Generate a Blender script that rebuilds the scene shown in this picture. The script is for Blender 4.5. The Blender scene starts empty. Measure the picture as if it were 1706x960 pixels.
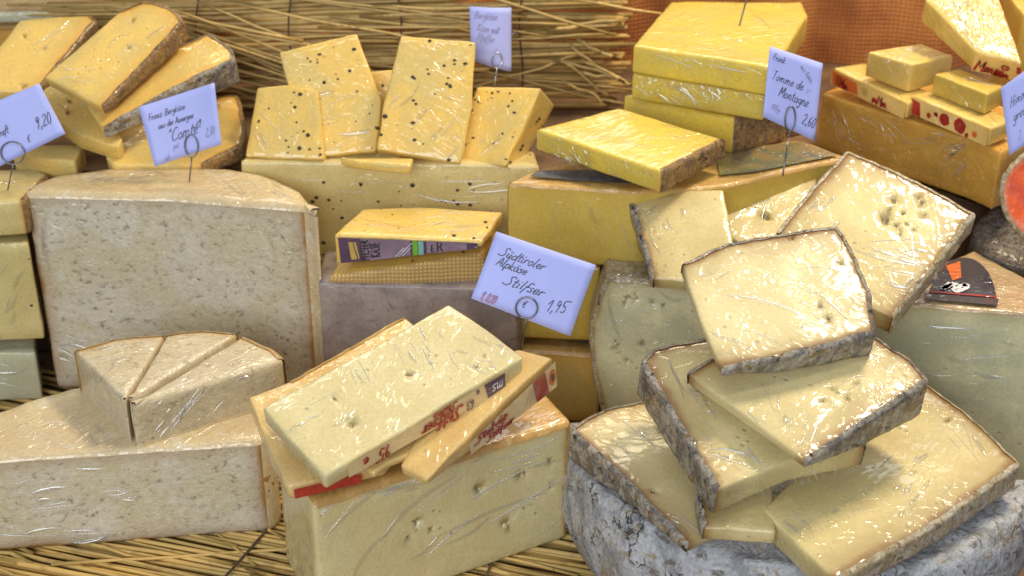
import bpy, bmesh, math, random
import numpy as np
from mathutils import Vector, noise
from mathutils.geometry import delaunay_2d_cdt

R = math.radians
scene = bpy.context.scene
COL = scene.collection

# ------------------------------------------------------------------ camera
CAM_Z, PITCH, LENS = 0.742, 27.0, 50.0
cd = bpy.data.cameras.new('camera')
cam = bpy.data.objects.new('camera', cd)
COL.objects.link(cam)
cam.location = (0, 0, CAM_Z)
cam.rotation_euler = (R(90 - PITCH), 0, 0)
cd.lens = LENS
cd.sensor_width = 36
cd.clip_start = 0.05
cd.clip_end = 50
cd.dof.use_dof = True
cd.dof.focus_distance = 1.16
cd.dof.aperture_fstop = 7.0
scene.camera = cam

# ------------------------------------------------------------------ light
world = bpy.data.worlds.new('World')
scene.world = world
world.use_nodes = True
bg = world.node_tree.nodes['Background']
bg.inputs[0].default_value = (0.64, 0.79, 1.0, 1)
bg.inputs[1].default_value = 0.31

def area(name, loc, target, size, size_y, power, col):
    l = bpy.data.lights.new(name, 'AREA')
    l.shape = 'RECTANGLE'
    l.size, l.size_y, l.energy, l.color = size, size_y, power, col
    o = bpy.data.objects.new(name, l)
    COL.objects.link(o)
    o.location = loc
    o.rotation_euler = (Vector(target) - Vector(loc)).to_track_quat('-Z', 'Y').to_euler()
    return o

# daylight from the open street side of the stall, a warm bulb under the awning
area('street_daylight', (-0.75, -1.6, 1.35), (0, 1.1, 0.15), 2.3, 1.15, 66, (0.90, 0.95, 1.0))
area('rear_sky_panel', (0.2, 3.1, 1.75), (0.0, 1.1, 0.1), 2.2, 0.55, 13, (0.90, 0.95, 1.0))  # soft panel added to lay the sky's broad gloss on the tops
area('awning_lamp', (0.72, 1.45, 1.55), (0.1, 1.15, 0.1), 0.34, 0.22, 23, (1.0, 0.84, 0.58))
area('glint_strip_front', (0.15, 0.62, 1.65), (0.1, 1.05, 0.1), 1.3, 0.06, 5, (1.0, 0.96, 0.88))  # unseen strip, added so the film creases catch highlights
area('glint_strip_rear', (-0.05, 2.10, 1.30), (0.0, 1.2, 0.15), 1.3, 0.06, 7, (1.0, 0.82, 0.54))  # second added strip, for warm crease glints from behind

scene.view_settings.view_transform = 'Standard'
scene.view_settings.look = 'None'
scene.view_settings.exposure = -0.17
scene.view_settings.gamma = 1.0
scene.cycles.max_bounces = 6
scene.cycles.diffuse_bounces = 3
scene.cycles.glossy_bounces = 2
scene.cycles.transparent_max_bounces = 6
scene.cycles.caustics_reflective = False
scene.cycles.caustics_refractive = False

# ------------------------------------------------------------------ survey helpers
# pixel of the photograph -> point of the place, on a height, a depth or a plane
FPX = 1706 * LENS / 36
_c, _s = math.cos(R(PITCH)), math.sin(R(PITCH))
FWD, UPV, EYE = Vector((0, _c, -_s)), Vector((0, _s, _c)), Vector((0, 0, CAM_Z))

def ray(u, v):
    return FWD + Vector((1, 0, 0)) * ((u - 853) / FPX) + UPV * ((480 - v) / FPX)

def at_z(u, v, z):
    d = ray(u, v)
    return EYE + d * ((z - CAM_Z) / d.z)

def at_y(u, v, y):
    d = ray(u, v)
    return EYE + d * (y / d.y)

def nrm(tilt, az):
    return Vector((math.sin(R(tilt)) * math.sin(R(az)), -math.sin(R(tilt)) * math.cos(R(az)), math.cos(R(tilt))))

class Plane:
    def __init__(self, o, n):
        self.o, self.n = o.copy(), n.normalized()
        ex = Vector((1, 0, 0)) - self.n * self.n.x
        if ex.length < 0.1:
            ex = Vector((0, 1, 0)) - self.n * self.n.y
        self.ex = ex.normalized()
        self.ey = self.n.cross(self.ex)
    def hit(self, u, v):
        d = ray(u, v)
        return EYE + d * ((self.o - EYE).dot(self.n) / d.dot(self.n))
    def loc(self, p):
        q = p - self.o
        return (q.dot(self.ex), q.dot(self.ey))

def plz(u, v, z, tilt=0, az=0):
    return Plane(at_z(u, v, z), nrm(tilt, az))

def ply(u, v, y, tilt=90, az=0):
    return Plane(at_y(u, v, y), nrm(tilt, az))

# ------------------------------------------------------------------ object helpers
def tag(o, label=None, cat=None, group=None, kind=None):
    if label: o['label'] = label
    if cat: o['category'] = cat
    if group: o['group'] = group
    if kind: o['kind'] = kind
    return o

def empty(name, loc):
    o = bpy.data.objects.new(name, None)
    o.empty_display_size = 0.03
    o.location = loc
    COL.objects.link(o)
    return o

def mesh_obj(name, verts, faces, mats, parent=None, base=(0, 0, 0), smooth=True, midx=None):
    b = Vector(base)
    me = bpy.data.meshes.new(name)
    me.from_pydata([tuple(Vector(p) - b) for p in verts], [], faces)
    for m in (mats if isinstance(mats, (list, tuple)) else [mats]):
        me.materials.append(m)
    if smooth:
        me.polygons.foreach_set('use_smooth', [True] * len(me.polygons))
    if midx:
        me.polygons.foreach_set('material_index', midx)
    o = bpy.data.objects.new(name, me)
    COL.objects.link(o)
    if parent is None:
        o.location = b
    else:
        o.parent = parent
    return o

def tube(points, rad, seg=6, closed=False):
    V, F = [], []
    n = len(points)
    pts = [Vector(p) for p in points]
    rads = rad if isinstance(rad, (list, tuple)) else [rad] * n
    for i in range(n):
        a = pts[(i - 1) % n] if (closed or i > 0) else pts[i]
        b = pts[(i + 1) % n] if (closed or i < n - 1) else pts[i]
        t = (b - a).normalized()
        h = Vector((0, 0, 1)) if abs(t.z) < 0.85 else Vector((0, 1, 0))
        x = t.cross(h).normalized()
        y = t.cross(x)
        for k in range(seg):
            w = 2 * math.pi * k / seg
            V.append(pts[i] + (x * math.cos(w) + y * math.sin(w)) * rads[i])
    m = n if closed else n - 1
    for i in range(m):
        for k in range(seg):
            j, k2 = (i + 1) % n, (k + 1) % seg
            F.append((i * seg + k, i * seg + k2, j * seg + k2, j * seg + k))
    if not closed:
        F.append(tuple(range(seg))[::-1])
        F.append(tuple((n - 1) * seg + k for k in range(seg)))
    return V, F

# ------------------------------------------------------------------ materials
class NT:
    def __init__(self, name):
        self.m = bpy.data.materials.new(name)
        self.m.use_nodes = True
        self.t = self.m.node_tree
        self.b = self.t.nodes['Principled BSDF']
        self.out = self.t.nodes['Material Output']
    def n(self, typ, **kw):
        nd = self.t.nodes.new(typ)
        for k, v in kw.items():
            setattr(nd, k, v)
        return nd
    def set(self, sock, v):
        if isinstance(v, bpy.types.NodeSocket):
            self.t.links.new(v, sock)
        else:
            sock.default_value = v
    def math(self, op, a, b=0.0, c=0.0, clamp=False):
        nd = self.n('ShaderNodeMath', operation=op, use_clamp=clamp)
        for i, v in enumerate((a, b, c)):
            self.set(nd.inputs[i], v)
        return nd.outputs[0]
    def mix(self, f, a, b, blend='MIX'):
        nd = self.n('ShaderNodeMix', data_type='RGBA', blend_type=blend)
        self.set(nd.inputs[0], f)
        self.set(nd.inputs[6], a if isinstance(a, bpy.types.NodeSocket) else (*a, 1))
        self.set(nd.inputs[7], b if isinstance(b, bpy.types.NodeSocket) else (*b, 1))
        return nd.outputs[2]
    def noise(self, vec, scale, detail=4, rough=0.55, dist=0.0, typ='FBM'):
        nd = self.n('ShaderNodeTexNoise', noise_type=typ)
        self.set(nd.inputs['Vector'], vec)
        nd.inputs['Scale'].default_value = scale
        nd.inputs['Detail'].default_value = detail
        nd.inputs['Roughness'].default_value = rough
        nd.inputs['Distortion'].default_value = dist
        return nd.outputs[0]
    def ramp(self, x, lo, hi, a=0.0, b=1.0):
        nd = self.n('ShaderNodeMapRange', interpolation_type='SMOOTHSTEP')
        self.set(nd.inputs[0], x)
        for i, v in enumerate((lo, hi, a, b)):
            nd.inputs[i + 1].default_value = v
        return nd.outputs[0]
    def bump(self, h, strength, dist, normal=None):
        nd = self.n('ShaderNodeBump')
        nd.inputs['Strength'].default_value = strength
        nd.inputs['Distance'].default_value = dist
        self.set(nd.inputs['Height'], h)
        if normal is not None:
            self.set(nd.inputs['Normal'], normal)
        return nd.outputs[0]
    def coords(self):
        tc = self.n('ShaderNodeTexCoord')
        oi = self.n('ShaderNodeObjectInfo')
        off = self.n('ShaderNodeVectorMath', operation='SCALE')
        off.inputs[0].default_value = (7.3, 3.1, 5.7)
        self.t.links.new(oi.outputs['Random'], off.inputs['Scale'])
        add = self.n('ShaderNodeVectorMath', operation='ADD')
        self.t.links.new(tc.outputs['Object'], add.inputs[0])
        self.t.links.new(off.outputs[0], add.inputs[1])
        return add.outputs[0], oi.outputs['Random']
    def stretch(self, vec, rnd, scl, ang=None, axis=(0.2, -0.5, 0.85)):
        vr = self.n('ShaderNodeVectorRotate', rotation_type='AXIS_ANGLE')
        self.t.links.new(vec, vr.inputs['Vector'])
        vr.inputs['Axis'].default_value = axis
        if ang is None:
            a = self.math('MULTIPLY', rnd, 3.1)
            self.t.links.new(a, vr.inputs['Angle'])
        else:
            vr.inputs['Angle'].default_value = ang
        vm = self.n('ShaderNodeVectorMath', operation='MULTIPLY')
        self.t.links.new(vr.outputs[0], vm.inputs[0])
        vm.inputs[1].default_value = scl
        return vm.outputs[0]
    def film(self, vec, rnd, weight=0.9, rough=0.10, amt=1.0, ang=None):
        """cling film on the cheese: a clear coat with its own creases"""
        if weight <= 0:
            return
        # long tension creases, thin and roughly parallel, in patches
        sv = self.stretch(vec, rnd, (1.0, 0.06, 1.0), ang)
        r1 = self.noise(sv, 95, 1, 0.5, 0.25)
        ridge = self.ramp(self.math('ABSOLUTE', self.math('SUBTRACT', r1, 0.5)), 0.0, 0.075, 1.0, 0.0)
        mk = self.noise(vec, 16, 1)
        creases = self.math('MULTIPLY', ridge, self.ramp(mk, 0.40, 0.56, 0.0, 1.0))
        # gathered areas with a second set of folds running another way
        sv2 = self.stretch(vec, rnd, (1.0, 0.09, 1.0), 0.9 if ang is None else ang + 0.7)
        r2 = self.noise(sv2, 150, 1, 0.6, 0.15)
        fine = self.math('MULTIPLY', r2, self.ramp(mk, 0.50, 0.38, 0.0, 1.0))
        h = self.math('ADD', self.math('MULTIPLY', creases, 0.45), self.math('MULTIPLY', fine, 0.70))
        nb = self.bump(h, 1.0, 0.0017 * amt)
        self.b.inputs['Coat Weight'].default_value = weight
        self.b.inputs['Coat Roughness'].default_value = rough
        self.b.inputs['Coat IOR'].default_value = 1.5
        self.t.links.new(nb, self.b.inputs['Coat Normal'])

def paste(name, col, dark, edge, patch=None, film=0.9, amt=1.0, edge_w=0.012, crumb=0.0, pits=0.25, sss=0.0, frough=0.11, ang=None):
    t = NT(name)
    vec, rnd = t.coords()
    n1 = t.noise(vec, 22, 4, 0.62)
    c = t.mix(t.ramp(n1, 0.36, 0.64), dark, col)
    if patch:
        c = t.mix(t.math('MULTIPLY', t.ramp(n1, 0.60, 0.40), 0.55), c, patch)
    n2 = t.noise(vec, 380, 1, 0.7)
    c = t.mix(0.22, c, t.mix(t.ramp(n2, 0.25, 0.75), (0.55, 0.50, 0.42), (1.1, 1.1, 1.1)), 'MULTIPLY')
    # small pits of the paste
    vo = t.n('ShaderNodeTexVoronoi', feature='F1')
    t.set(vo.inputs['Vector'], vec)
    vo.inputs['Scale'].default_value = 105
    pit = t.math('MULTIPLY', t.ramp(vo.outputs['Distance'], 0.10, 0.22, 1.0, 0.0), t.ramp(n1, 0.54, 0.60))
    c = t.mix(t.math('MULTIPLY', pit, pits), c, (0.13, 0.09, 0.04))
    h = t.math('ADD', t.math('MULTIPLY', n2, 0.14), t.math('MULTIPLY', pit, -0.8))
    if crumb > 0:
        cv = t.stretch(vec, rnd, (0.9, 0.9, 1.25), 0.12, (0, 1, 0))
        cn = t.noise(cv, 130, 5, 0.75, 0.2)
        c = t.mix(t.math('MULTIPLY', t.ramp(cn, 0.54, 0.66), min(1, crumb * 1.5)), c, (0.22, 0.18, 0.13))
        c = t.mix(t.math('MULTIPLY', t.ramp(cn, 0.47, 0.32), crumb), c, (0.80, 0.75, 0.62))
        h = t.math('ADD', h, t.math('MULTIPLY', cn, -2.4))
    at = t.n('ShaderNodeAttribute', attribute_name='edge')
    wob = t.math('MULTIPLY', t.math('SUBTRACT', n1, 0.5), 0.016)
    dist = t.math('ADD', at.outputs['Fac'], wob)
    mid = tuple(.55 * e + .45 * d for e, d in zip(edge, dark))
    c = t.mix(t.ramp(dist, 0.0, edge_w * 1.9, 0.75, 0.0), c, mid)
    c = t.mix(t.ramp(dist, 0.0, edge_w * .55, 0.9, 0.0), c, edge)
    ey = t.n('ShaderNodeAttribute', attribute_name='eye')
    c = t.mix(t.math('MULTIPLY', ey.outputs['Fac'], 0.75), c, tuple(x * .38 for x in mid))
    t.set(t.b.inputs['Base Color'], c)
    t.b.inputs['Roughness'].default_value = 0.48
    t.b.inputs['Specular IOR Level'].default_value = 0.35
    if sss > 0:
        t.b.inputs['Subsurface Weight'].default_value = sss
        t.b.inputs['Subsurface Radius'].default_value = (0.008, 0.005, 0.002)
        t.b.inputs['Subsurface Scale'].default_value = 1.0
    t.set(t.b.inputs['Normal'], t.bump(h, 0.6, 0.0013))
    t.film(vec, rnd, film, frough, amt, ang)
    return t.m

def rindm(name, cols, scale=60, film=0.5, bump=0.0022, rough=0.75, cracks=0.0, amt=1.0, grain=.6):
    """crust: blotches of several colours over each other"""
    t = NT(name)
    vec, rnd = t.coords()
    n1 = t.noise(vec, scale, 4, 0.65, 0.5)
    c = t.mix(t.ramp(n1, 0.40, 0.58), cols[0], cols[1])
    n2 = t.noise(vec, scale * 1.9, 3, 0.7, 0.8)
    if len(cols) > 2:
        c = t.mix(t.ramp(n2, 0.55, 0.66), c, cols[2])
    if len(cols) > 3:
        n3 = t.noise(vec, scale * 1.3, 4, 0.7, 1.2)
        c = t.mix(t.ramp(n3, 0.56, 0.63), c, cols[3])
    n4 = t.noise(vec, 320, 2, 0.7)
    c = t.mix(grain, c, t.mix(t.ramp(n4, 0.3, 0.7), (0.35, 0.34, 0.33), (1.1, 1.1, 1.1)), 'MULTIPLY')
    h = t.math('ADD', n1, t.math('MULTIPLY', n2, 0.6))
    h = t.math('ADD', h, t.math('MULTIPLY', n4, 0.25))
    if cracks > 0:
        cw = t.noise(vec, 7.5, 6, 0.6, 0.3)
        ck = t.math('MULTIPLY', t.ramp(t.math('ABSOLUTE', t.math('SUBTRACT', cw, 0.5)), 0.0, 0.006, 1.0, 0.0), t.ramp(t.noise(vec, 22, 2), 0.52, 0.60))
        c = t.mix(t.math('MULTIPLY', ck, cracks), c, (0.05, 0.04, 0.03))
        h = t.math('ADD', h, t.math('MULTIPLY', ck, -2.0))
    t.set(t.b.inputs['Base Color'], c)
    t.b.inputs['Roughness'].default_value = rough
    t.set(t.b.inputs['Normal'], t.bump(h, 0.9, bump))
    t.film(vec, rnd, film, 0.10, amt)
    return t.m

def plain(name, col, rough=0.6, metal=0.0, var=0.15, scale=60, bump=0.0, coat=0.0, spec=0.5):
    t = NT(name)
    vec, rnd = t.coords()
    n = t.noise(vec, scale, 5, 0.6)
    c = t.mix(t.ramp(n, 0.3, 0.7), tuple(x * (1 - var) for x in col), tuple(min(1, x * (1 + var)) for x in col))
    t.set(t.b.inputs['Base Color'], c)
    t.b.inputs['Roughness'].default_value = rough
    t.b.inputs['Metallic'].default_value = metal
    t.b.inputs['Specular IOR Level'].default_value = spec
    if bump:
        t.set(t.b.inputs['Normal'], t.bump(n, 0.7, bump))
    if coat:
        t.film(vec, rnd, coat, 0.06, 1.0)
    return t.m

def straw_mat(name, a, b):
    t = NT(name)
    vec, rnd = t.coords()
    sv = t.stretch(vec, rnd, (0.04, 1, 1), 0.0)
    n = t.noise(sv, 400, 3, 0.6)
    c = t.mix(rnd, a, b)
    c = t.mix(0.65, c, t.mix(n, (0.30, 0.26, 0.20), (1.25, 1.2, 1.1)), 'MULTIPLY')
    c = t.mix(t.math('MULTIPLY', t.ramp(t.noise(vec, 30, 3), 0.55, 0.7), 0.5), c, (0.22, 0.14, 0.06))
    t.set(t.b.inputs['Base Color'], c)
    t.b.inputs['Roughness'].default_value = 0.45
    return t.m

def clear_film(name, amt=1.0):
    t = NT(name)
    vec, rnd = t.coords()
    tr = t.n('ShaderNodeBsdfTransparent')
    tr.inputs[0].default_value = (0.97, 0.97, 0.96, 1)
    gl = t.n('ShaderNodeBsdfGlossy')
    gl.inputs['Roughness'].default_value = 0.08
    gl.inputs['Color'].default_value = (0.95, 0.96, 1, 1)
    n = t.noise(t.stretch(vec, rnd, (1, 0.3, 1)), 130, 3, 0.6, 0.8)
    nb = t.bump(n, 1.0, 0.0018 * amt)
    t.t.links.new(nb, gl.inputs['Normal'])
    geo = t.n('ShaderNodeNewGeometry')
    dp = t.n('ShaderNodeVectorMath', operation='DOT_PRODUCT')
    t.t.links.new(geo.outputs['Incoming'], dp.inputs[0]); t.t.links.new(nb, dp.inputs[1])
    sch = t.math('POWER', t.math('SUBTRACT', 1.0, t.math('ABSOLUTE', dp.outputs['Value']), clamp=True), 4.0)
    fac = t.math('ADD', t.math('MULTIPLY', sch, 0.85), 0.06, clamp=True)
    mx = t.n('ShaderNodeMixShader')
    t.t.links.new(fac, mx.inputs[0])
    t.t.links.new(tr.outputs[0], mx.inputs[1])
    t.t.links.new(gl.outputs[0], mx.inputs[2])
    t.t.links.new(mx.outputs[0], t.out.inputs['Surface'])
    t.t.nodes.remove(t.b)
    return t.m

def cloth(name, a, b, scale=900, depth=.75):
    t = NT(name)
    tc = t.n('ShaderNodeTexCoord')
    vec = tc.outputs['Object']
    w1 = t.n('ShaderNodeTexWave', bands_direction='X'); w2 = t.n('ShaderNodeTexWave', bands_direction='Z')
    for w in (w1, w2):
        w.inputs['Scale'].default_value = scale / 6.283
        w.inputs['Distortion'].default_value = .7
        w.inputs['Detail'].default_value = 2
        t.t.links.new(vec, w.inputs['Vector'])
    g = t.math('MULTIPLY', w1.outputs['Fac'], w2.outputs['Fac'])
    c = t.mix(t.ramp(t.noise(vec, 14, 5), 0.3, 0.7), a, b)
    c = t.mix(depth, c, t.mix(g, (0.28, 0.22, 0.18), (1.2, 1.15, 1.0)), 'MULTIPLY')
    t.set(t.b.inputs['Base Color'], c)
    t.b.inputs['Roughness'].default_value = 0.95
    t.set(t.b.inputs['Normal'], t.bump(g, 0.8, 0.001))
    return t.m

M = {}
M['alp'] = paste('paste_alp_cheese', (0.75, 0.61, 0.29), (0.65, 0.52, 0.22), (0.24, 0.11, 0.025), (0.70, 0.57, 0.26), edge_w=0.019, amt=0.7, frough=0.08)
M['alp_flat'] = paste('paste_alp_cheese_flat', (0.72, 0.60, 0.31), (0.62, 0.51, 0.24), (0.22, 0.10, 0.025), (0.68, 0.57, 0.30), edge_w=0.018, amt=0.5, film=0.55, frough=0.12)
M['alp_mid'] = paste('paste_alp_cheese_mid', (0.73, 0.60, 0.30), (0.63, 0.51, 0.23), (0.23, 0.105, 0.025), (0.69, 0.57, 0.28), edge_w=0.018, amt=0.7, film=0.7, frough=0.09)
M['tomme'] = paste('paste_green_grey', (0.72, 0.67, 0.40), (0.63, 0.58, 0.33), (0.36, 0.27, 0.10), (0.50, 0.50, 0.34), edge_w=0.008, amt=0.8)
M['stilf'] = paste('paste_stilfser', (0.72, 0.62, 0.33), (0.64, 0.54, 0.27), (0.62, 0.38, 0.11), (0.70, 0.58, 0.29), edge_w=0.006, amt=1.0, pits=0.4)
M['stilf_edge'] = paste('paste_stilfser_orange', (0.78, 0.54, 0.21), (0.68, 0.45, 0.16), (0.60, 0.32, 0.07), edge_w=0.008)
M['grey'] = paste('paste_crumbly_grey', (0.70, 0.63, 0.48), (0.59, 0.54, 0.44), (0.38, 0.18, 0.035), (0.68, 0.58, 0.32), edge_w=0.011, crumb=0.5, pits=0.6, amt=0.8)
M['grey_wedge'] = paste('paste_crumbly_wedge', (0.72, 0.59, 0.38), (0.63, 0.52, 0.35), (0.62, 0.40, 0.14), (0.66, 0.54, 0.32), edge_w=0.010, crumb=0.38, pits=0.5, amt=1.1)
M['yellow'] = paste('paste_yellow', (0.76, 0.56, 0.075), (0.68, 0.49, 0.06), (0.66, 0.42, 0.08), (0.66, 0.54, 0.14), edge_w=0.008, pits=0.06, amt=0.9, sss=0.3)
M['yellow_soft'] = paste('paste_yellow_soft', (0.70, 0.51, 0.10), (0.62, 0.44, 0.08), (0.60, 0.36, 0.07), edge_w=0.008, pits=0.04, amt=0.7, sss=0.3)
M['comte'] = paste('paste_comte', (0.84, 0.58, 0.16), (0.75, 0.50, 0.13), (0.72, 0.37, 0.06), (0.66, 0.54, 0.22), edge_w=0.012, pits=0.10, amt=0.9, film=0.6, sss=0.3)
M['pepper'] = paste('paste_pepper', (0.85, 0.56, 0.13), (0.75, 0.48, 0.10), (0.74, 0.36, 0.06), (0.68, 0.54, 0.20), edge_w=0.008, pits=0.35, amt=1.0)
M['pepper_pale'] = paste('paste_pepper_pale', (0.72, 0.58, 0.25), (0.62, 0.49, 0.19), (0.64, 0.40, 0.10), edge_w=0.006, pits=0.3, amt=0.9)
M['amber'] = paste('paste_amber', (0.78, 0.44, 0.085), (0.66, 0.35, 0.06), (0.82, 0.50, 0.11), edge_w=0.010, pits=0.05, amt=2.6, film=1.0, sss=0.3)
M['gold'] = paste('paste_gold', (0.80, 0.57, 0.16), (0.70, 0.49, 0.13), (0.76, 0.42, 0.08), edge_w=0.008, pits=0.05, amt=2.2, film=1.0, sss=0.3)
M['white'] = paste('paste_white', (0.62, 0.58, 0.38), (0.52, 0.50, 0.33), (0.56, 0.40, 0.15), edge_w=0.006, amt=1.2)
M['orange'] = paste('paste_orange', (0.85, 0.12, 0.003), (0.65, 0.05, 0.002), (0.80, 0.50, 0.28), (0.45, 0.02, 0.005), edge_w=0.004, pits=0.2, film=0.35)

M['r_mould'] = rindm('rind_mould', [(0.17, 0.145, 0.12), (0.42, 0.37, 0.29), (0.022, 0.02, 0.018), (0.30, 0.17, 0.05)], 70, 0.5, 0.003)
M['r_brown'] = rindm('rind_brown', [(0.36, 0.20, 0.06), (0.24, 0.14, 0.06), (0.48, 0.30, 0.11), (0.07, 0.045, 0.03)], 95, 0.35)
M['r_tan'] = rindm('rind_tan', [(0.54, 0.37, 0.19), (0.46, 0.31, 0.16), (0.62, 0.47, 0.28)], 30, 0.95, 0.0008, 0.5, grain=.22)
M['r_ivory'] = rindm('rind_ivory', [(0.72, 0.56, 0.31), (0.66, 0.50, 0.28), (0.72, 0.62, 0.44)], 26, 1.0, 0.0005, 0.5, amt=1.2, grain=.2)
M['r_orange'] = rindm('rind_orange', [(0.62, 0.37, 0.11), (0.55, 0.31, 0.085), (0.68, 0.46, 0.18)], 35, 0.85, 0.0008, 0.5, grain=.22)
M['r_wheel'] = rindm('rind_wheel', [(0.30, 0.30, 0.31), (0.52, 0.52, 0.53), (0.20, 0.175, 0.15), (0.40, 0.33, 0.23)], 42, 0.0, 0.004, 0.9, cracks=0.6, grain=.4)
M['r_granular'] = rindm('rind_granular', [(0.20, 0.16, 0.12), (0.33, 0.29, 0.25), (0.05, 0.04, 0.035), (0.30, 0.20, 0.09)], 130, 0.15, 0.005)
M['r_purple'] = rindm('rind_purplish', [(0.28, 0.22, 0.20), (0.38, 0.30, 0.26), (0.22, 0.18, 0.18)], 24, 0.3, 0.0010, 0.6, grain=.22)
M['r_pale'] = rindm('rind_pale_crust', [(0.60, 0.52, 0.38), (0.46, 0.35, 0.19), (0.20, 0.12, 0.05)], 95, 0.5, 0.002)
M['r_green'] = rindm('rind_print_green', [(0.15, 0.18, 0.10), (0.30, 0.22, 0.09), (0.11, 0.14, 0.13)], 30, 0.9, 0.0006, 0.4, grain=.22)
M['r_weave'] = cloth('rind_cloth_weave', (0.80, 0.56, 0.22), (0.72, 0.48, 0.18), 520, .6)

M['pepper_corn'] = plain('peppercorn', (0.035, 0.022, 0.018), 0.4, var=0.5)
M['paper'] = plain('card_paper', (0.45, 0.49, 0.92), 0.55, var=0.03, scale=30)
M['ink'] = plain('ink', (0.07, 0.06, 0.10), 0.5, var=0.3)
M['ink_faint'] = plain('ink_faint', (0.28, 0.26, 0.42), 0.5, var=0.2)
M['ink_red'] = plain('ink_reddish', (0.34, 0.20, 0.36), 0.5, var=0.2)
M['wire'] = plain('wire', (0.20, 0.20, 0.21), 0.35, 1.0)
M['wire_light'] = plain('wire_light', (0.55, 0.55, 0.60), 0.25, 1.0)
M['lab_cream'] = plain('label_cream', (0.82, 0.62, 0.32), 0.4, var=0.08, coat=0.8)
M['lab_yellow'] = plain('label_yellow', (0.82, 0.55, 0.18), 0.4, var=0.12, coat=0.9)
M['lab_red'] = plain('label_red', (0.40, 0.022, 0.02), 0.4, var=0.15, coat=0.8)
M['lab_dark'] = plain('label_dark', (0.035, 0.03, 0.035), 0.35, coat=0.8)
M['lab_purple'] = plain('label_purple', (0.10, 0.055, 0.12), 0.35, coat=0.8)
M['lab_mauve'] = plain('label_mauve', (0.26, 0.18, 0.26), 0.35, coat=0.8)
M['lab_green'] = plain('label_green', (0.16, 0.42, 0.04), 0.4, coat=0.8)
M['lab_teal'] = plain('label_teal', (0.20, 0.45, 0.40), 0.4, coat=0.8)
M['lab_gold'] = plain('label_gold', (0.60, 0.42, 0.10), 0.4, coat=0.8)
M['lab_white'] = plain('label_white', (0.75, 0.75, 0.80), 0.4, coat=0.8)
M['lab_orange'] = plain('label_orange', (0.75, 0.16, 0.03), 0.4, coat=0.8)
M['lab_blue'] = plain('label_blue', (0.035, 0.035, 0.055), 0.35, coat=0.9)
M['lab_slate'] = plain('label_slate', (0.10, 0.12, 0.15), 0.35, var=0.5, coat=0.9)
M['straw_a'] = straw_mat('straw_front', (0.78, 0.52, 0.17), (0.56, 0.40, 0.14))
M['straw_b'] = straw_mat('straw_back', (0.90, 0.63, 0.23), (0.54, 0.38, 0.14))
M['thread'] = plain('binding_thread', (0.10, 0.06, 0.04), 0.8)
M['film'] = clear_film('cling_film')
M['board'] = plain('counter_board', (0.16, 0.09, 0.045), 0.7, var=0.3, scale=25, bump=0.001)
M['cloth'] = cloth('backdrop_weave', (0.88, 0.36, 0.10), (0.50, 0.17, 0.05), 380, .35)

# ------------------------------------------------------------------ cheese builder
rng = random.Random(7)

def fbm(p, s, seed):
    return noise.fractal(Vector((p.x * s + seed, p.y * s, p.z * s)), 0.8, 2.1, 3)

class Slab:
    pass

def densify(pts):
    """pts: (u,v[,flag[,bulge]]) -> local points, flag per edge"""
    out = []
    for p in pts:
        q = list(p) + ['c', 0.0][len(p) - 2:] if len(p) < 4 else list(p)
        out.append(q)
    return out

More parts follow.
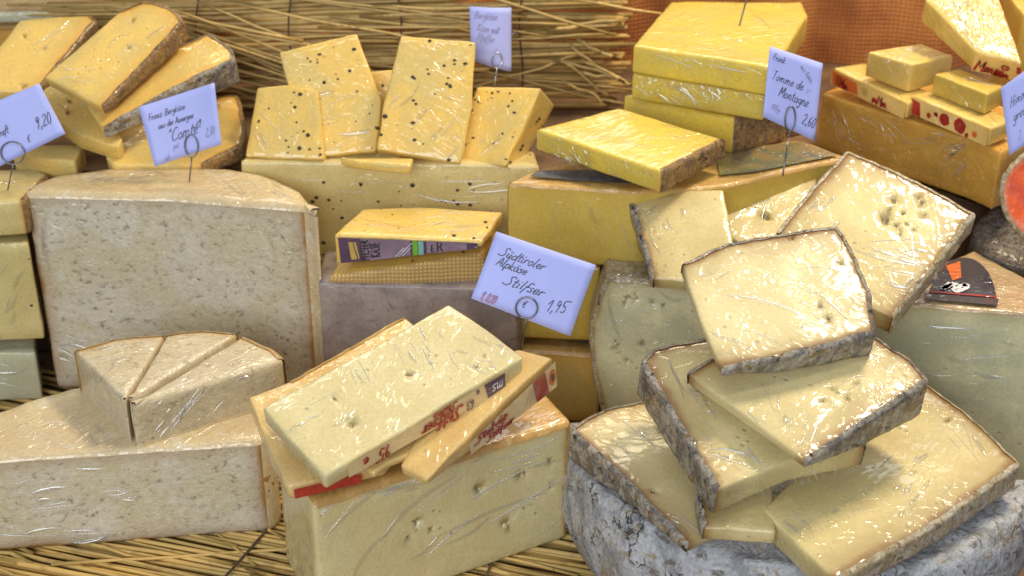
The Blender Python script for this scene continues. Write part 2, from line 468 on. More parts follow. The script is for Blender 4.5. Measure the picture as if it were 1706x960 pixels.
def slab(name, label, cat, outline, plane, thick, mat, rind=None, group=None, ext=None, rad=0.003, edge=0.002,
         holes=(), pepper=0, wob=0.0008, grid=0.006, ds=0.004, cap_rind=False, crust=0.0012, seed=None, pep_side=True,
         parent=None, body_name='paste', warp=0.0, pep_n=None, pep_r=(0.0008, 0.0029)):
    S = Slab()
    if cap_rind: crust = .0004
    seed = seed if seed is not None else rng.random() * 50
    rr = random.Random(int(seed * 1000))
    P = densify(outline)
    n0 = len(P)
    W = [plane.hit(p[0], p[1]) for p in P]
    S.W, S.plane = W, plane
    S.ext = (Vector(ext).normalized() if ext is not None else -plane.n)
    T0 = list(thick) if isinstance(thick, (list, tuple)) else [thick] * n0
    S.T0 = T0
    L = [Vector(plane.loc(w)) for w in W]
    flags = [p[2] for p in P]
    bul = [p[3] for p in P]
    area_ = sum(L[i].x * L[(i + 1) % n0].y - L[(i + 1) % n0].x * L[i].y for i in range(n0))
    if area_ < 0:
        L = L[::-1]; T0 = T0[::-1]
        flags = [flags[(n0 - 2 - i) % n0] for i in range(n0)]
        bul = [bul[(n0 - 2 - i) % n0] for i in range(n0)]
    # corners rounded, edges bulged, then resampled
    pts, fl, th = [], [], []
    for i in range(n0):
        a, b = L[i], L[(i + 1) % n0]
        ln = (b - a).length
        prv = L[i - 1]
        r0 = min(rad, 0.35 * ln, 0.35 * (a - prv).length)
        d0 = (prv - a).normalized(); d1 = (b - a).normalized()
        pa, pb = a + d0 * r0, a + d1 * r0
        for k in (0, 1, 2, 3):
            w = k / 4
            pts.append(pa * (1 - w) ** 2 + a * 2 * w * (1 - w) + pb * w * w)
            fl.append(flags[i - 1] if k < 2 else flags[i]); th.append(T0[i])
        nxt = L[(i + 2) % n0]
        r1 = min(rad, 0.35 * ln, 0.35 * (nxt - b).length)
        qa, qb = pb, b - d1 * r1
        m = max(2, int((qb - qa).length / ds))
        nr = Vector((d1.y, -d1.x))
        for k in range(m):
            w = k / m
            pts.append(qa.lerp(qb, w) + nr * (bul[i] * ln * 4 * w * (1 - w)))
            fl.append(flags[i]); th.append(T0[i] * (1 - w) + T0[(i + 1) % n0] * w)
    # drop near duplicates
    keep = [k for k in range(len(pts)) if (pts[k] - pts[k - 1]).length > 1e-5]
    pts = [pts[k] for k in keep]; fl = [fl[k] for k in keep]; th = [th[k] for k in keep]
    n = len(pts)
    nr = []
    for i in range(n):
        t = (pts[(i + 1) % n] - pts[i - 1]).normalized()
        nr.append(Vector((t.y, -t.x)))
    for i in range(n):
        w = noise.noise(Vector((pts[i].x * 60 + seed, pts[i].y * 60, 3.0)))
        pts[i] = pts[i] + nr[i] * (w * (0.0012 if fl[i] == 'r' else 0.0006))
    O, ex, ey, pn, xt = plane.o, plane.ex, plane.ey, plane.n, S.ext
    bc = Vector((0, 0))
    for p in pts: bc += p
    bc /= n
    cent = O + ex * bc.x + ey * bc.y
    allz = [(O + ex * p.x + ey * p.y + xt * t).z for p, t in zip(pts, th)]
    base = Vector((cent.x + xt.x * th[0] * .5, cent.y + xt.y * th[0] * .5, min(allz)))
    S.base = base

    def pos(q, d, amp=1.0):
        p = O + ex * q.x + ey * q.y + xt * d
        w = fbm(p, 22, seed) * wob * amp
        return p + (pn if d < 0.004 else Vector((0, 0, 0))) * w

    def sag(q):
        # uneven hand-cut face: slight warp over the piece
        return warp * math.sin((q.x - bc.x) * 14 + seed) * math.cos((q.y - bc.y) * 11)

    V, F = [], []
    E = []          # edge distance attribute
    EYE_A = {}
    rb = np.array([[p.x, p.y] for p, f in zip(pts, fl) if f == 'r'])
    def rdist(q):
        if len(rb) == 0: return 0.06
        return float(np.min(np.hypot(rb[:, 0] - q.x, rb[:, 1] - q.y)))
    rows = []
    tmin = min(th)
    nrow = max(2, int(max(th) / 0.008))
    def ring(fn_in, fn_d):
        idx = []
        for i in range(n):
            e = min(edge, 0.42 * th[i])
            q = pts[i] - nr[i] * fn_in(e)
            d = fn_d(e, th[i])
            p = pos(q, d)
            if d > e * 0.5:
                w = noise.noise(Vector((p.x * 45 + seed, p.y * 45, p.z * 45))) * 0.0008
                p = p + (ex * nr[i].x + ey * nr[i].y) * w
            V.append(p - pn * sag(q) * (1 if d < 0.004 else 0.6))
            ee = rdist(pts[i])
            if cap_rind:
                ee = min(ee, d, th[i] - d)
            E.append(ee)
            idx.append(len(V) - 1)
        rows.append(idx)
    ring(lambda e: e, lambda e, t: 0)
    ring(lambda e: e * .29, lambda e, t: e * .29)
    for k in range(nrow + 1):
        ring(lambda e: 0, lambda e, t, k=k: e + (t - 2 * e) * k / nrow)
    ring(lambda e: e * .29, lambda e, t: t - e * .29)
    ring(lambda e: e, lambda e, t: t)
    side_faces, cap_faces = [], []
    for k in range(len(rows) - 1):
        for i in range(n):
            j = (i + 1) % n
            f = (rows[k][i], rows[k + 1][i], rows[k + 1][j], rows[k][j])
            (cap_faces if (cap_rind and k < 2) else side_faces).append(f)
    # cap with interior points
    loop0 = [pts[i] - nr[i] * min(edge, .42 * th[i]) for i in range(n)]
    la = np.array([[p.x, p.y] for p in loop0])
    mn, mx = la.min(0), la.max(0)
    inner = []
    HL = []
    for h in holes:
        w = plane.hit(h[0], h[1]); q = Vector(plane.loc(w))
        HL.append((q, h[2]))
    def inside(x, y):
        xs, ys = la[:, 0], la[:, 1]
        xn, yn = np.roll(xs, -1), np.roll(ys, -1)
        c = ((ys > y) != (yn > y)) & (x < (xn - xs) * (y - ys) / (yn - ys + 1e-15) + xs)
        return bool(c.sum() % 2)
    y = mn[1]
    while y < mx[1]:
        x = mn[0]
        while x < mx[0]:
            qx, qy = x + rr.uniform(-.25, .25) * grid, y + rr.uniform(-.25, .25) * grid
            if np.min(np.hypot(la[:, 0] - qx, la[:, 1] - qy)) > grid * .55 and inside(qx, qy):
                if all((Vector((qx, qy)) - c).length > r * 1.25 for c, r in HL):
                    inner.append(Vector((qx, qy)))
            x += grid
        y += grid
    for c, r in HL:
        sq = rr.uniform(.6, 1.0)
        for rad_, cnt in ((1.0, 11), (0.82, 11), (0.5, 7), (0.0, 1)):
            for k in range(cnt):
                w = 6.283 * k / cnt
                jr = rr.uniform(.72, 1.12); q = c + Vector((math.cos(w) * r * rad_ * jr, math.sin(w) * r * rad_ * sq * jr))
                if inside(q.x, q.y): inner.append(q)
    inp = [Vector((p.x, p.y)) for p in loop0] + inner
    co, _e, fc, ov, _oe, _of = delaunay_2d_cdt(inp, [(i, (i + 1) % n) for i in range(n)], [], 1, 1e-7)
    mp = []
    for i, q in enumerate(co):
        o = [k for k in ov[i] if k < n]
        if o:
            mp.append(rows[0][o[0]]); continue
        q = Vector((q[0], q[1]))
        dep = 0.0
        for c, r in HL:
            dd = (q - c).length / r
            if dd < 0.95:
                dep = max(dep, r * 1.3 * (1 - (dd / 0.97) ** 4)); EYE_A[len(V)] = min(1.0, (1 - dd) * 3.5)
        p = pos(q, 0) + xt * dep - pn * sag(q)
        V.append(p); mp.append(len(V) - 1)
        E.append(0.0 if cap_rind else rdist(q))
    for f in fc:
        cap_faces.append(tuple(mp[k] for k in f))
    bot = [tuple(rows[-1][::-1])]
    if cap_rind:
        F = side_faces + bot
    else:
        F = side_faces + cap_faces + bot
    root = parent or empty(name, base)
    S.root = root
    if parent is None:
        tag(root, label, cat, group)
    S.base = base if parent is None else Vector(parent.location)
    used = sorted({v for f in F for v in f}); rm = {v: k for k, v in enumerate(used)}
    ob = mesh_obj(body_name, [V[v] for v in used], [tuple(rm[v] for v in f) for f in F], mat, root, S.base)
    att = ob.data.attributes.new('edge', 'FLOAT', 'POINT')
    att.data.foreach_set('value', [E[v] for v in used])
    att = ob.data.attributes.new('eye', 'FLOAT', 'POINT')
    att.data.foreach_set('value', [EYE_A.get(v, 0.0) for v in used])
    S.body = ob
    # crust
    RV, RF = [], []
    if rind is not None:
        mm = M[rind] if isinstance(rind, str) else rind
        if cap_rind:
            used = sorted({v for f in cap_faces for v in f}); rm = {v: k for k, v in enumerate(used)}
            RV = [V[v] for v in used]
            RF = [tuple(rm[v] for v in f) for f in cap_faces]
        rr_rows = []
        spec = [(lambda e: e + .0009, lambda e, t: -.0003), (lambda e: e * .3 - crust * .6, lambda e, t: e * .1),
                (lambda e: -crust, lambda e, t: e)]
        nr2 = max(2, int(max(th) / 0.005))
        for k in range(1, nr2 + 1):
            spec.append((lambda e: -crust, lambda e, t, k=k: e + (t - 1.5 * e) * k / nr2))
        spec.append((lambda e: e, lambda e, t: t + .0004))
        if cap_rind: spec = spec[2:]
        has = [fl[i] == 'r' for i in range(n)]
        if any(has):
            need = [has[i] or has[i - 1] for i in range(n)]
            for fi, fd in spec:
                row = {}
                for i in range(n):
                    if not need[i]: continue
                    e = min(edge, 0.42 * th[i])
                    d = fd(e, th[i])
                    fi_ = fi(e)
                    q = pts[i] - nr[i] * fi_
                    p = pos(q, d)
                    w = noise.noise(Vector((p.x * 160 + seed, p.y * 160, p.z * 160)))
                    p = p + (ex * nr[i].x + ey * nr[i].y) * (w * .6 + .2) * crust - pn * sag(q) * (1 if d < .004 else .6)
                    if d <= 0.0001: p = p + pn * (.0003 + abs(w) * .0005)
                    RV.append(p); row[i] = len(RV) - 1
                rr_rows.append(row)
            for a, b in zip(rr_rows, rr_rows[1:]):
                for i in range(n):
                    j = (i + 1) % n
                    if has[i] and i in a and j in a:
                        RF.append((a[i], b[i], b[j], a[j]))
        if RF:
            # one mesh for each connected run of crust
            par = list(range(len(RV)))
            def find(a):
                while par[a] != a:
                    par[a] = par[par[a]]; a = par[a]
                return a
            for f in RF:
                for v in f[1:]: par[find(v)] = find(f[0])
            runs = {}
            for f in RF: runs.setdefault(find(f[0]), []).append(f)
            for fs in runs.values():
                u_ = sorted({v for f in fs for v in f}); rm = {v: k for k, v in enumerate(u_)}
                S.rind = mesh_obj('rind', [RV[v] for v in u_], [tuple(rm[v] for v in f) for f in fs], mm, root, S.base)
    # peppercorns pressed into the paste
    if pepper:
        PV, PF = [], []
        def corn(p, nn, r):
            h = Vector((0, 0, 1)) if abs(nn.z) < .9 else Vector((1, 0, 0))
            a = nn.cross(h).normalized(); b = nn.cross(a)
            s0 = len(PV); sq = rr.uniform(.55, 1)
            for rd, ht in ((1.0, -.15), (.75, .22)):
                for k in range(7):
                    w = 6.283 * k / 7
                    PV.append(p + (a * math.cos(w) + b * math.sin(w) * sq) * r * rd * rr.uniform(.85, 1.1) + nn * ht * r)
            PV.append(p + nn * r * .32)
            for k in range(7):
                k2 = (k + 1) % 7
                PF.append((s0 + k, s0 + k2, s0 + 7 + k2, s0 + 7 + k)); PF.append((s0 + 7 + k, s0 + 7 + k2, s0 + 14))
        done = 0; tries = 0
        while done < pepper and tries < 4000:
            tries += 1
            q = Vector((rr.uniform(mn[0], mx[0]), rr.uniform(mn[1], mx[1])))
            if not inside(q.x, q.y) or noise.noise(Vector((q.x * 30 + seed, q.y * 30, 9))) < -.15: continue
            corn(pos(q, 0) - pn * sag(q), pn, rr.uniform(*pep_r) * (1.0 if rr.random() < .75 else .6)); done += 1
        if pep_side:
            ns = pep_n or int(pepper * .8)
            for _ in range(ns):
                i = rr.randrange(n); d = rr.uniform(.15, .85) * th[i]
                nn = (ex * nr[i].x + ey * nr[i].y)
                if th[i] < .01: continue
                corn(pos(pts[i], max(d, .0041)), nn, rr.uniform(*pep_r))
        tag(mesh_obj('peppercorns', PV, PF, M['pepper_corn'], root, S.base), kind='stuff')
    lens = [(W[(i + 1) % n0] - W[i]).length for i in range(n0)]
    S.report = '%-14s base(%.3f %.3f %.3f) z %.3f..%.3f edges ' % (name, *base, min(allz), max(w.z for w in W)) + ' '.join('%.3f' % l for l in lens)
    REPORT.append(S.report)

    def side(i, j):
        """(s,t) on the side face between outline corners i and j: s along, t down"""
        a, b = W[i], W[j]
        ta, tb = S.T0[i], S.T0[j]
        nn = (b - a).cross(xt).normalized()
        if nn.dot(a.lerp(b, .5) - (cent + xt * .01)) < 0: nn = -nn
        def f(s, t, off=.0):
            return a.lerp(b, s) + xt * (ta * (1 - s) + tb * s) * t + nn * (off + crust + .0012)
        return f
    def top(c):
        """(s,t) on the cap inside four pixel corners TL TR BR BL"""
        q = [plane.hit(*p) for p in c]
        def f(s, t, off=.0):
            return q[0].lerp(q[1], s).lerp(q[3].lerp(q[2], s), t) + pn * (off + .0022)
        return f
    S.side, S.top = side, top
    def cap(u, v, off=.0005):
        w = plane.hit(u, v); q = Vector(plane.loc(w))
        if not inside(q.x, q.y): return None
        return pos(q, 0) - pn * sag(q) + pn * off
    def wall(i, j):
        a, b = W[i], W[j]
        nn = (b - a).cross(xt).normalized()
        if nn.dot(a.lerp(b, .5) - (cent + xt * .01)) < 0: nn = -nn
        P_ = Plane(a, nn)
        ab = b - a; pe = xt - ab.normalized() * xt.dot(ab.normalized())
        def f(u, v, off=.0011):
            w = P_.hit(u, v); s_ = (w - a).dot(ab) / ab.length_squared
            d_ = (w - a).dot(pe.normalized())
            if not (.01 < s_ < .99 and .0015 < d_ < S.T0[i] * (1 - s_) + S.T0[j] * s_ - .0015): return None
            return w + nn * (off + crust)
        return f, nn
    S.cap, S.wall, S.nn = cap, wall, pn
    return S

REPORT = []

def decal(name, f, poly, mat, parent, base, off=0.0, res=8, label=None, thick=0.0):
    """flat printed patch: grid over a (s,t) rectangle or polygon, following f"""
    if len(poly) == 2:
        (s0, t0), (s1, t1) = poly
        V, F = [], []
        for j in range(res + 1):
            for i in range(res + 1):
                V.append(f(s0 + (s1 - s0) * i / res, t0 + (t1 - t0) * j / res, off))
        for j in range(res):
            for i in range(res):
                a = j * (res + 1) + i
                F.append((a, a + res + 1, a + res + 2, a + 1))
    else:
        V = [f(s, t, off) for s, t in poly]
        F = [tuple(range(len(V)))]
    o = mesh_obj(name, V, F, mat, parent, base)
    if label: o['label'] = label
    return o

# ------------------------------------------------------------------ handwriting: single-stroke letters
GL = {
 'a': (.95, [[(.75,.85),(.4,1),(.08,.6),(.1,.15),(.4,0),(.7,.35),(.75,.9),(.75,.15),(.95,.05)]]),
 'b': (.85, [[(.1,2),(.1,.05),(.5,0),(.75,.45),(.5,.95),(.12,.6)]]),
 'c': (.75, [[(.65,.8),(.4,1),(.1,.6),(.15,.1),(.45,0),(.7,.2)]]),
 'd': (.95, [[(.7,.8),(.35,1),(.05,.5),(.2,.05),(.5,.1),(.7,.5),(.8,2),(.75,.15),(.95,.05)]]),
 'e': (.75, [[(.08,.5),(.6,.6),(.5,.98),(.2,.9),(.08,.45),(.25,0),(.7,.2)]]),
 'f': (.6, [[(.7,1.9),(.4,2),(.25,1.5),(.15,-.7)],[(0,.95),(.6,1.05)]]),
 'g': (.85, [[(.7,.85),(.35,1),(.08,.55),(.3,.1),(.68,.5),(.72,.9),(.65,-.6),(.3,-.85),(.05,-.5)]]),
 'h': (.85, [[(.1,2),(.1,0),(.2,.7),(.5,1),(.65,.7),(.65,.1),(.85,.05)]]),
 'i': (.45, [[(.15,1),(.15,.15),(.4,.05)],[(.2,1.45),(.25,1.55)]]),
 'k': (.8, [[(.1,2),(.1,0)],[(.65,1),(.15,.5),(.7,0)]]),
 'l': (.45, [[(.15,2),(.12,.2),(.4,.05)]]),
 'm': (1.35, [[(.1,1),(.1,0),(.15,.7),(.4,1),(.55,.7),(.55,0),(.6,.7),(.9,1),(1.05,.7),(1.05,.1),(1.3,.05)]]),
 'n': (.9, [[(.1,1),(.1,0),(.15,.7),(.45,1),(.65,.7),(.65,.1),(.9,.05)]]),
 'o': (.85, [[(.4,1),(.08,.6),(.15,.1),(.45,0),(.72,.4),(.6,.9),(.35,1)]]),
 'p': (.85, [[(.1,1),(.1,-.8)],[(.1,.6),(.4,1),(.72,.7),(.6,.1),(.12,.15)]]),
 'r': (.65, [[(.1,1),(.1,0),(.15,.6),(.35,.95),(.6,.9)]]),
 's': (.7, [[(.6,.9),(.3,1),(.12,.75),(.5,.4),(.5,.1),(.2,0),(.05,.15)]]),
 't': (.55, [[(.25,1.7),(.2,.2),(.5,.05)],[(0,1.1),(.5,1.15)]]),
 'u': (.9, [[(.1,1),(.1,.25),(.35,0),(.62,.3),(.66,1),(.66,.15),(.9,.05)]]),
 'v': (.75, [[(.05,1),(.35,0),(.7,1)]]),
 'w': (1.1, [[(.05,1),(.25,0),(.5,.8),(.75,0),(1.0,1)]]),
 'z': (.75, [[(.08,1),(.65,1),(.08,0),(.7,0)]]),
 'S': (1.0, [[(.95,1.75),(.65,2),(.3,1.75),(.5,1.2),(.7,.6),(.4,0),(-.25,.15)]]),
 'A': (1.05, [[(0,0),(.5,2),(.9,0)],[(.15,.7),(.85,.75)]]),
 'F': (.8, [[(.75,1.95),(.1,2),(.1,0)],[(.1,1.05),(.6,1.1)]]),
 'B': (.95, [[(.1,2),(.1,0),(.6,.1),(.75,.6),(.45,1.05),(.12,1.05),(.5,1.1),(.68,1.6),(.4,1.95),(.0,1.9)]]),
 'C': (1.0, [[(.9,1.75),(.6,2),(.15,1.4),(.1,.5),(.4,0),(.9,.25)]]),
 'T': (.95, [[(0,1.95),(.95,2)],[(.5,2),(.4,0)]]),
 'M': (1.3, [[(.05,0),(.2,2),(.6,.6),(1.0,2),(1.15,0)]]),
 'P': (.9, [[(.1,0),(.1,2),(.6,1.9),(.72,1.4),(.5,1),(.12,1)]]),
 'E': (.85, [[(.7,2),(.1,2),(.1,0),(.75,0)],[(.1,1),(.6,1)]]),
 'R': (.95, [[(.1,0),(.1,2),(.6,1.9),(.7,1.45),(.5,1.05),(.1,1.05)],[(.4,1.05),(.8,0)]]),
 'K': (.95, [[(.1,2),(.1,0)],[(.8,2),(.12,.95),(.85,0)]]),
 'H': (1.0, [[(.1,2),(.1,0)],[(.8,2),(.8,0)],[(.1,1),(.8,1.05)]]),
 '0': (.85, [[(.4,2),(.1,1.3),(.15,.3),(.45,0),(.7,.7),(.65,1.6),(.4,2)]]),
 '1': (.6, [[(.0,1.2),(.5,2),(.25,0)]]),
 '2': (.85, [[(.1,1.6),(.4,2),(.7,1.6),(.5,.9),(.05,0),(.75,.05)]]),
 '3': (.8, [[(.1,1.8),(.5,2),(.6,1.4),(.3,1.05),(.65,.7),(.5,.1),(.05,.1)]]),
 '5': (.85, [[(1.1,2),(.25,1.95),(.15,1.1),(.55,1.1),(.6,.4),(.35,0),(.05,.15)]]),
 '6': (.8, [[(.6,2),(.2,1.3),(.1,.4),(.4,0),(.65,.5),(.4,.95),(.12,.6)]]),
 '9': (.8, [[(.6,1.7),(.3,2),(.1,1.5),(.35,1.1),(.62,1.6),(.5,.6),(.3,0)]]),
 ',': (.4, [[(.2,.15),(.05,-.4)]]), '.': (.35, [[(.1,.0),(.2,.1)]]),
 '"': (.5, [[(.1,2),(.05,1.6)],[(.3,2),(.25,1.6)]]), '/': (.6, [[(0,-.2),(.6,2)]]), '-': (.6, [[(.1,.7),(.5,.75)]]),
 '€': (1.0, [[(.85,1.6),(.55,1.8),(.2,1.3),(.2,.5),(.5,0),(.85,.2)],[(0,1.1),(.6,1.15)],[(0,.75),(.55,.8)]]),
 ' ': (.6, []),
}
def _dots(base, dx):
    w, st = GL[base]
    return (w, st + [[(dx - .12, 1.45 if base.islower() else 2.3), (dx - .1, 1.55 if base.islower() else 2.4)], [(dx + .22, 1.45 if base.islower() else 2.3), (dx + .24, 1.55 if base.islower() else 2.4)]])
GL['ä'], GL['ü'], GL['ö'], GL['Ä'] = _dots('a', .4), _dots('u', .35), _dots('o', .4), _dots('A', .45)
GL['é'] = (GL['e'][0], GL['e'][1] + [[(.35, 1.3), (.65, 1.8)]])

def smooth_line(p, k=4):
    if len(p) < 3: return p
    out = []
    for i in range(len(p) - 1):
        p0, p1, p2, p3 = p[max(0, i - 1)], p[i], p[i + 1], p[min(len(p) - 1, i + 2)]
        for j in range(k):
            t = j / k
            out.append(tuple(.5 * (2 * b + (c - a) * t + (2 * a - 5 * b + 4 * c - d) * t * t + (3 * b - a - 3 * c + d) * t ** 3)
                             for a, b, c, d in zip(p0, p1, p2, p3)))
    out.append(p[-1])
    return out

def writing(f, W, H, items, off, smooth=True, jit=.05, seed=1):
    """items: (text, x, y, size, slant, width, angle) in card units W x H (y down) -> ribbon mesh"""
    rr = random.Random(seed)
    V, F = [], []
    for it in items:
        text, x, y, size, slant, wid = it[:6]
        ang = R(it[6]) if len(it) > 6 else 0.0
        xs = it[7] if len(it) > 7 else 1.0
        cx = 0.0
        for ch in text:
            adv, strokes = GL.get(ch, GL[' '])
            for st in strokes:
                pl = [(px + rr.uniform(-jit, jit), py + rr.uniform(-jit, jit)) for px, py in st]
                if smooth: pl = smooth_line(pl)
                q = []
                for px, py in pl:
                    lx = (cx + px + slant * py) * size * .5 * xs
                    ly = py * size * .5
                    q.append(Vector((x + lx * math.cos(ang) + ly * math.sin(ang), y + lx * math.sin(ang) - ly * math.cos(ang))))
                s0 = len(V)
                for i, p in enumerate(q):
                    t = (q[min(i + 1, len(q) - 1)] - q[max(i - 1, 0)])
                    t = t.normalized() if t.length > 1e-9 else Vector((1, 0))
                    nn = Vector((-t.y, t.x)) * wid * .5 * (rr.uniform(.8, 1.15) if smooth else 1)
                    e = t * wid * .3 * (-1 if i == 0 else (1 if i == len(q) - 1 else 0))
                    for sg in (1, -1):
                        c = p + nn * sg + e
                        V.append(f(c.x / W, c.y / H, off))
                for i in range(len(q) - 1):
                    a = s0 + 2 * i
                    F.append((a, a + 1, a + 3, a + 2))
            cx += adv + .08
    return V, F

def price_card(label, corners, Y, tilt, az, items, ring, base_px, bend=0.0, bend_t=0.0, faint=(), red=(), ring_r=(.0075, .0075), wire='wire', ring_tilt=0, base_y=None, group=None):
    """paper card in a wire clip on a pin; corners TL TR BR BL in the photograph"""
    cu = sum(c[0] for c in corners) / 4; cv = sum(c[1] for c in corners) / 4
    pl = ply(cu, cv, Y, tilt, az)
    q = [pl.hit(*c) for c in corners]
    W = ((q[1] - q[0]).length + (q[2] - q[3]).length) / 2
    H = ((q[3] - q[0]).length + (q[2] - q[1]).length) / 2
    def f(s, t, off=0.0):
        return q[0].lerp(q[1], s).lerp(q[3].lerp(q[2], s), t) + pl.n * (off + bend * 4 * s * (1 - s) + bend_t * 4 * t * (1 - t))
    bp = at_y(base_px[0], base_px[1], base_y or Y)
    root = tag(empty('price_card', bp), label, 'price card', group)
    V, F = [], []
    nx, ny = 14, 10
    for o in (0.0, -.0005):
        for j in range(ny + 1):
            for i in range(nx + 1):
                V.append(f(i / nx, j / ny, o))
    k0 = (nx + 1) * (ny + 1)
    for j in range(ny):
        for i in range(nx):
            a = j * (nx + 1) + i
            F.append((a, a + nx + 1, a + nx + 2, a + 1))
            F.append((k0 + a, k0 + a + 1, k0 + a + nx + 2, k0 + a + nx + 1))
    rim = [i for i in range(nx + 1)] + [j * (nx + 1) + nx for j in range(1, ny + 1)] + [ny * (nx + 1) + i for i in range(nx - 1, -1, -1)] + [j * (nx + 1) for j in range(ny - 1, 0, -1)]
    for a, b in zip(rim, rim[1:] + rim[:1]):
        F.append((a, b, k0 + b, k0 + a))
    card = mesh_obj('card', V, F, M['paper'], root, bp)
    for its, mt, nm in ((items, 'ink', 'handwriting'), (faint, 'ink_faint', 'faint_handwriting'), (red, 'ink_red', 'faded_price')):
        if not its: continue
        its = [(i[0], i[1] * W, i[2] * H, i[3] * H, i[4] + .12, i[5] * H * .85, *i[6:]) for i in its]
        v, fa = writing(f, W, H, its, .0004, seed=len(label) + len(nm))
        c = mesh_obj(nm, v, fa, M[mt], card, (0, 0, 0)) if False else mesh_obj(nm, v, fa, M[mt], card, bp)
    # clip: a wire ring in front of the card, the pin below it
    rc = pl.hit(*ring) + pl.n * (.0022 + bend)
    pts = []
    for k in range(28):
        w = 6.283 * k / 28
        pts.append(rc + pl.ex * math.cos(w) * ring_r[0] + pl.ey * math.sin(w) * ring_r[1])
    rv, rf = tube(pts, .00075, 6, True)
    mesh_obj('clip_ring', rv, rf, M[wire], root, bp)
    p0 = rc - pl.ey * ring_r[1]
    pv, pf = tube([p0, p0.lerp(bp, .5), bp + (bp - p0).normalized() * .008], .0007, 6)
    mesh_obj('pin', pv, pf, M[wire], root, bp)
    return root

# ================================================================== setting
def box(name, lo, hi, mat, bevel=.004):
    bm = bmesh.new()
    bmesh.ops.create_cube(bm, size=1)
    for v in bm.verts:
        v.co = Vector([lo[i] + (v.co[i] + .5) * (hi[i] - lo[i]) for i in range(3)])
    bmesh.ops.bevel(bm, geom=bm.edges[:], offset=bevel, segments=2, affect='EDGES')
    me = bpy.data.meshes.new(name); bm.to_mesh(me); bm.free()
    me.materials.append(mat)
    o = bpy.data.objects.new(name, me); COL.objects.link(o)
    return o

tag(box('counter', (-1.1, .55, -.06), (1.1, 1.85, -.012), M['board']), kind='structure')
tag(box('counter_step', (-1.1, 1.325, -.0119), (1.1, 1.8, .198), M['board']), kind='structure')

def backdrop():
    V, F = [], []
    nx, nz = 120, 40
    for j in range(nz + 1):
        for i in range(nx + 1):
            x = -1.1 + 2.2 * i / nx; z = .19 + .34 * j / nz
            y = 1.66 + .010 * math.sin(x * 31 + 2 * math.sin(z * 7)) + .006 * math.sin(x * 67 + z * 9) + .01 * noise.noise(Vector((x * 8, z * 8, 1)))
            V.append(Vector((x, y, z)))
    for j in range(nz):
        for i in range(nx):
            a = j * (nx + 1) + i
            F.append((a, a + 1, a + nx + 2, a + nx + 1))
    o = mesh_obj('backdrop_cloth', V, F, M['cloth'])
    tag(o, kind='structure')
backdrop()

# ------------------------------------------------------------------ straw mats, stalk by stalk
def stalk_mesh(k):
    rr = random.Random(90 + k)
    pts = []
    for i in range(7):
        x = -.5 + i / 6
        pts.append((x, rr.uniform(-.4, .4) * (1 if 0 < i < 6 else .4) * .006, rr.uniform(-.4, .4) * .006))
    V, F = tube(pts, [.0021 * rr.uniform(.85, 1.1) for _ in pts], 6)
    me = bpy.data.meshes.new('straw'); me.from_pydata([tuple(v) for v in V], [], F)
    me.polygons.foreach_set('use_smooth', [i < len(F) - 2 for i in range(len(F))])
    return me
STALK = {m: [stalk_mesh(k) for k in range(6)] for m in ('straw_a', 'straw_b')}
for m, l in STALK.items():
    for me in l: me.materials.append(M[m])

def stalk(root, m, c, length, yaw, pitch, thick, rr):
    o = bpy.data.objects.new('straw', rr.choice(STALK[m]))
    COL.objects.link(o)
    o.parent = root
    o.location = Vector(c) - root.location
    o.rotation_euler = (rr.uniform(0, 6.28), pitch, yaw)
    o.scale = (length, thick, thick)

def back_mat():
    rr = random.Random(3)
    root = tag(empty('straw_mat', (-.2, 1.5, .199)), 'straw mat standing upright behind the peppered cheeses', 'straw mat')
    z = .203
    while z < .43:
        for lay in range(2):
            x1 = .118 + rr.uniform(-.022, .014)
            ln = rr.uniform(.58, .70)
            stalk(root, 'straw_b', (x1 - ln / 2, 1.505 + lay * .007 + rr.uniform(-.004, .004), z + rr.uniform(-.003, .003)), ln, rr.gauss(0, .015), rr.gauss(0, .022), rr.uniform(.8, 1.35), rr)
        z += rr.uniform(.0036, .0052)
    for k in range(34):
        ln = rr.uniform(.12, .36)
        stalk(root, 'straw_b', (rr.uniform(-.34, .04), 1.492 + rr.uniform(-.004, .003), rr.uniform(.21, .36)), ln, rr.gauss(0, .03), rr.gauss(.05, .13), rr.uniform(.6, 1.0), rr)
    for k in range(14):    # ragged ends and loose slanting stalks on the left
        stalk(root, 'straw_b', (-.27 + rr.uniform(-.06, .05), 1.485 + rr.uniform(-.006, .003), .255 + rr.uniform(-.03, .05)), rr.uniform(.15, .26), rr.gauss(0, .05), rr.uniform(.15, .5), rr.uniform(.6, .9), rr)
    for k in range(9):
        stalk(root, 'straw_b', (.092 + rr.uniform(-.02, .02), 1.489, .225 + rr.uniform(0, .10)), rr.uniform(.05, .10), rr.gauss(0, .1), rr.gauss(.25, .3), rr.uniform(.7, 1.0), rr)
    for (u, dv) in ((484, 4), (664, -5), (868, 3), (330, 4)):
        p = [at_y(u + dv * math.sin(k), -80 + 26 * k, 1.4915) for k in range(11)]
        V, F = tube(p, .0011, 5)
        mesh_obj('binding_thread', V, F, M['thread'], root, root.location)
back_mat()

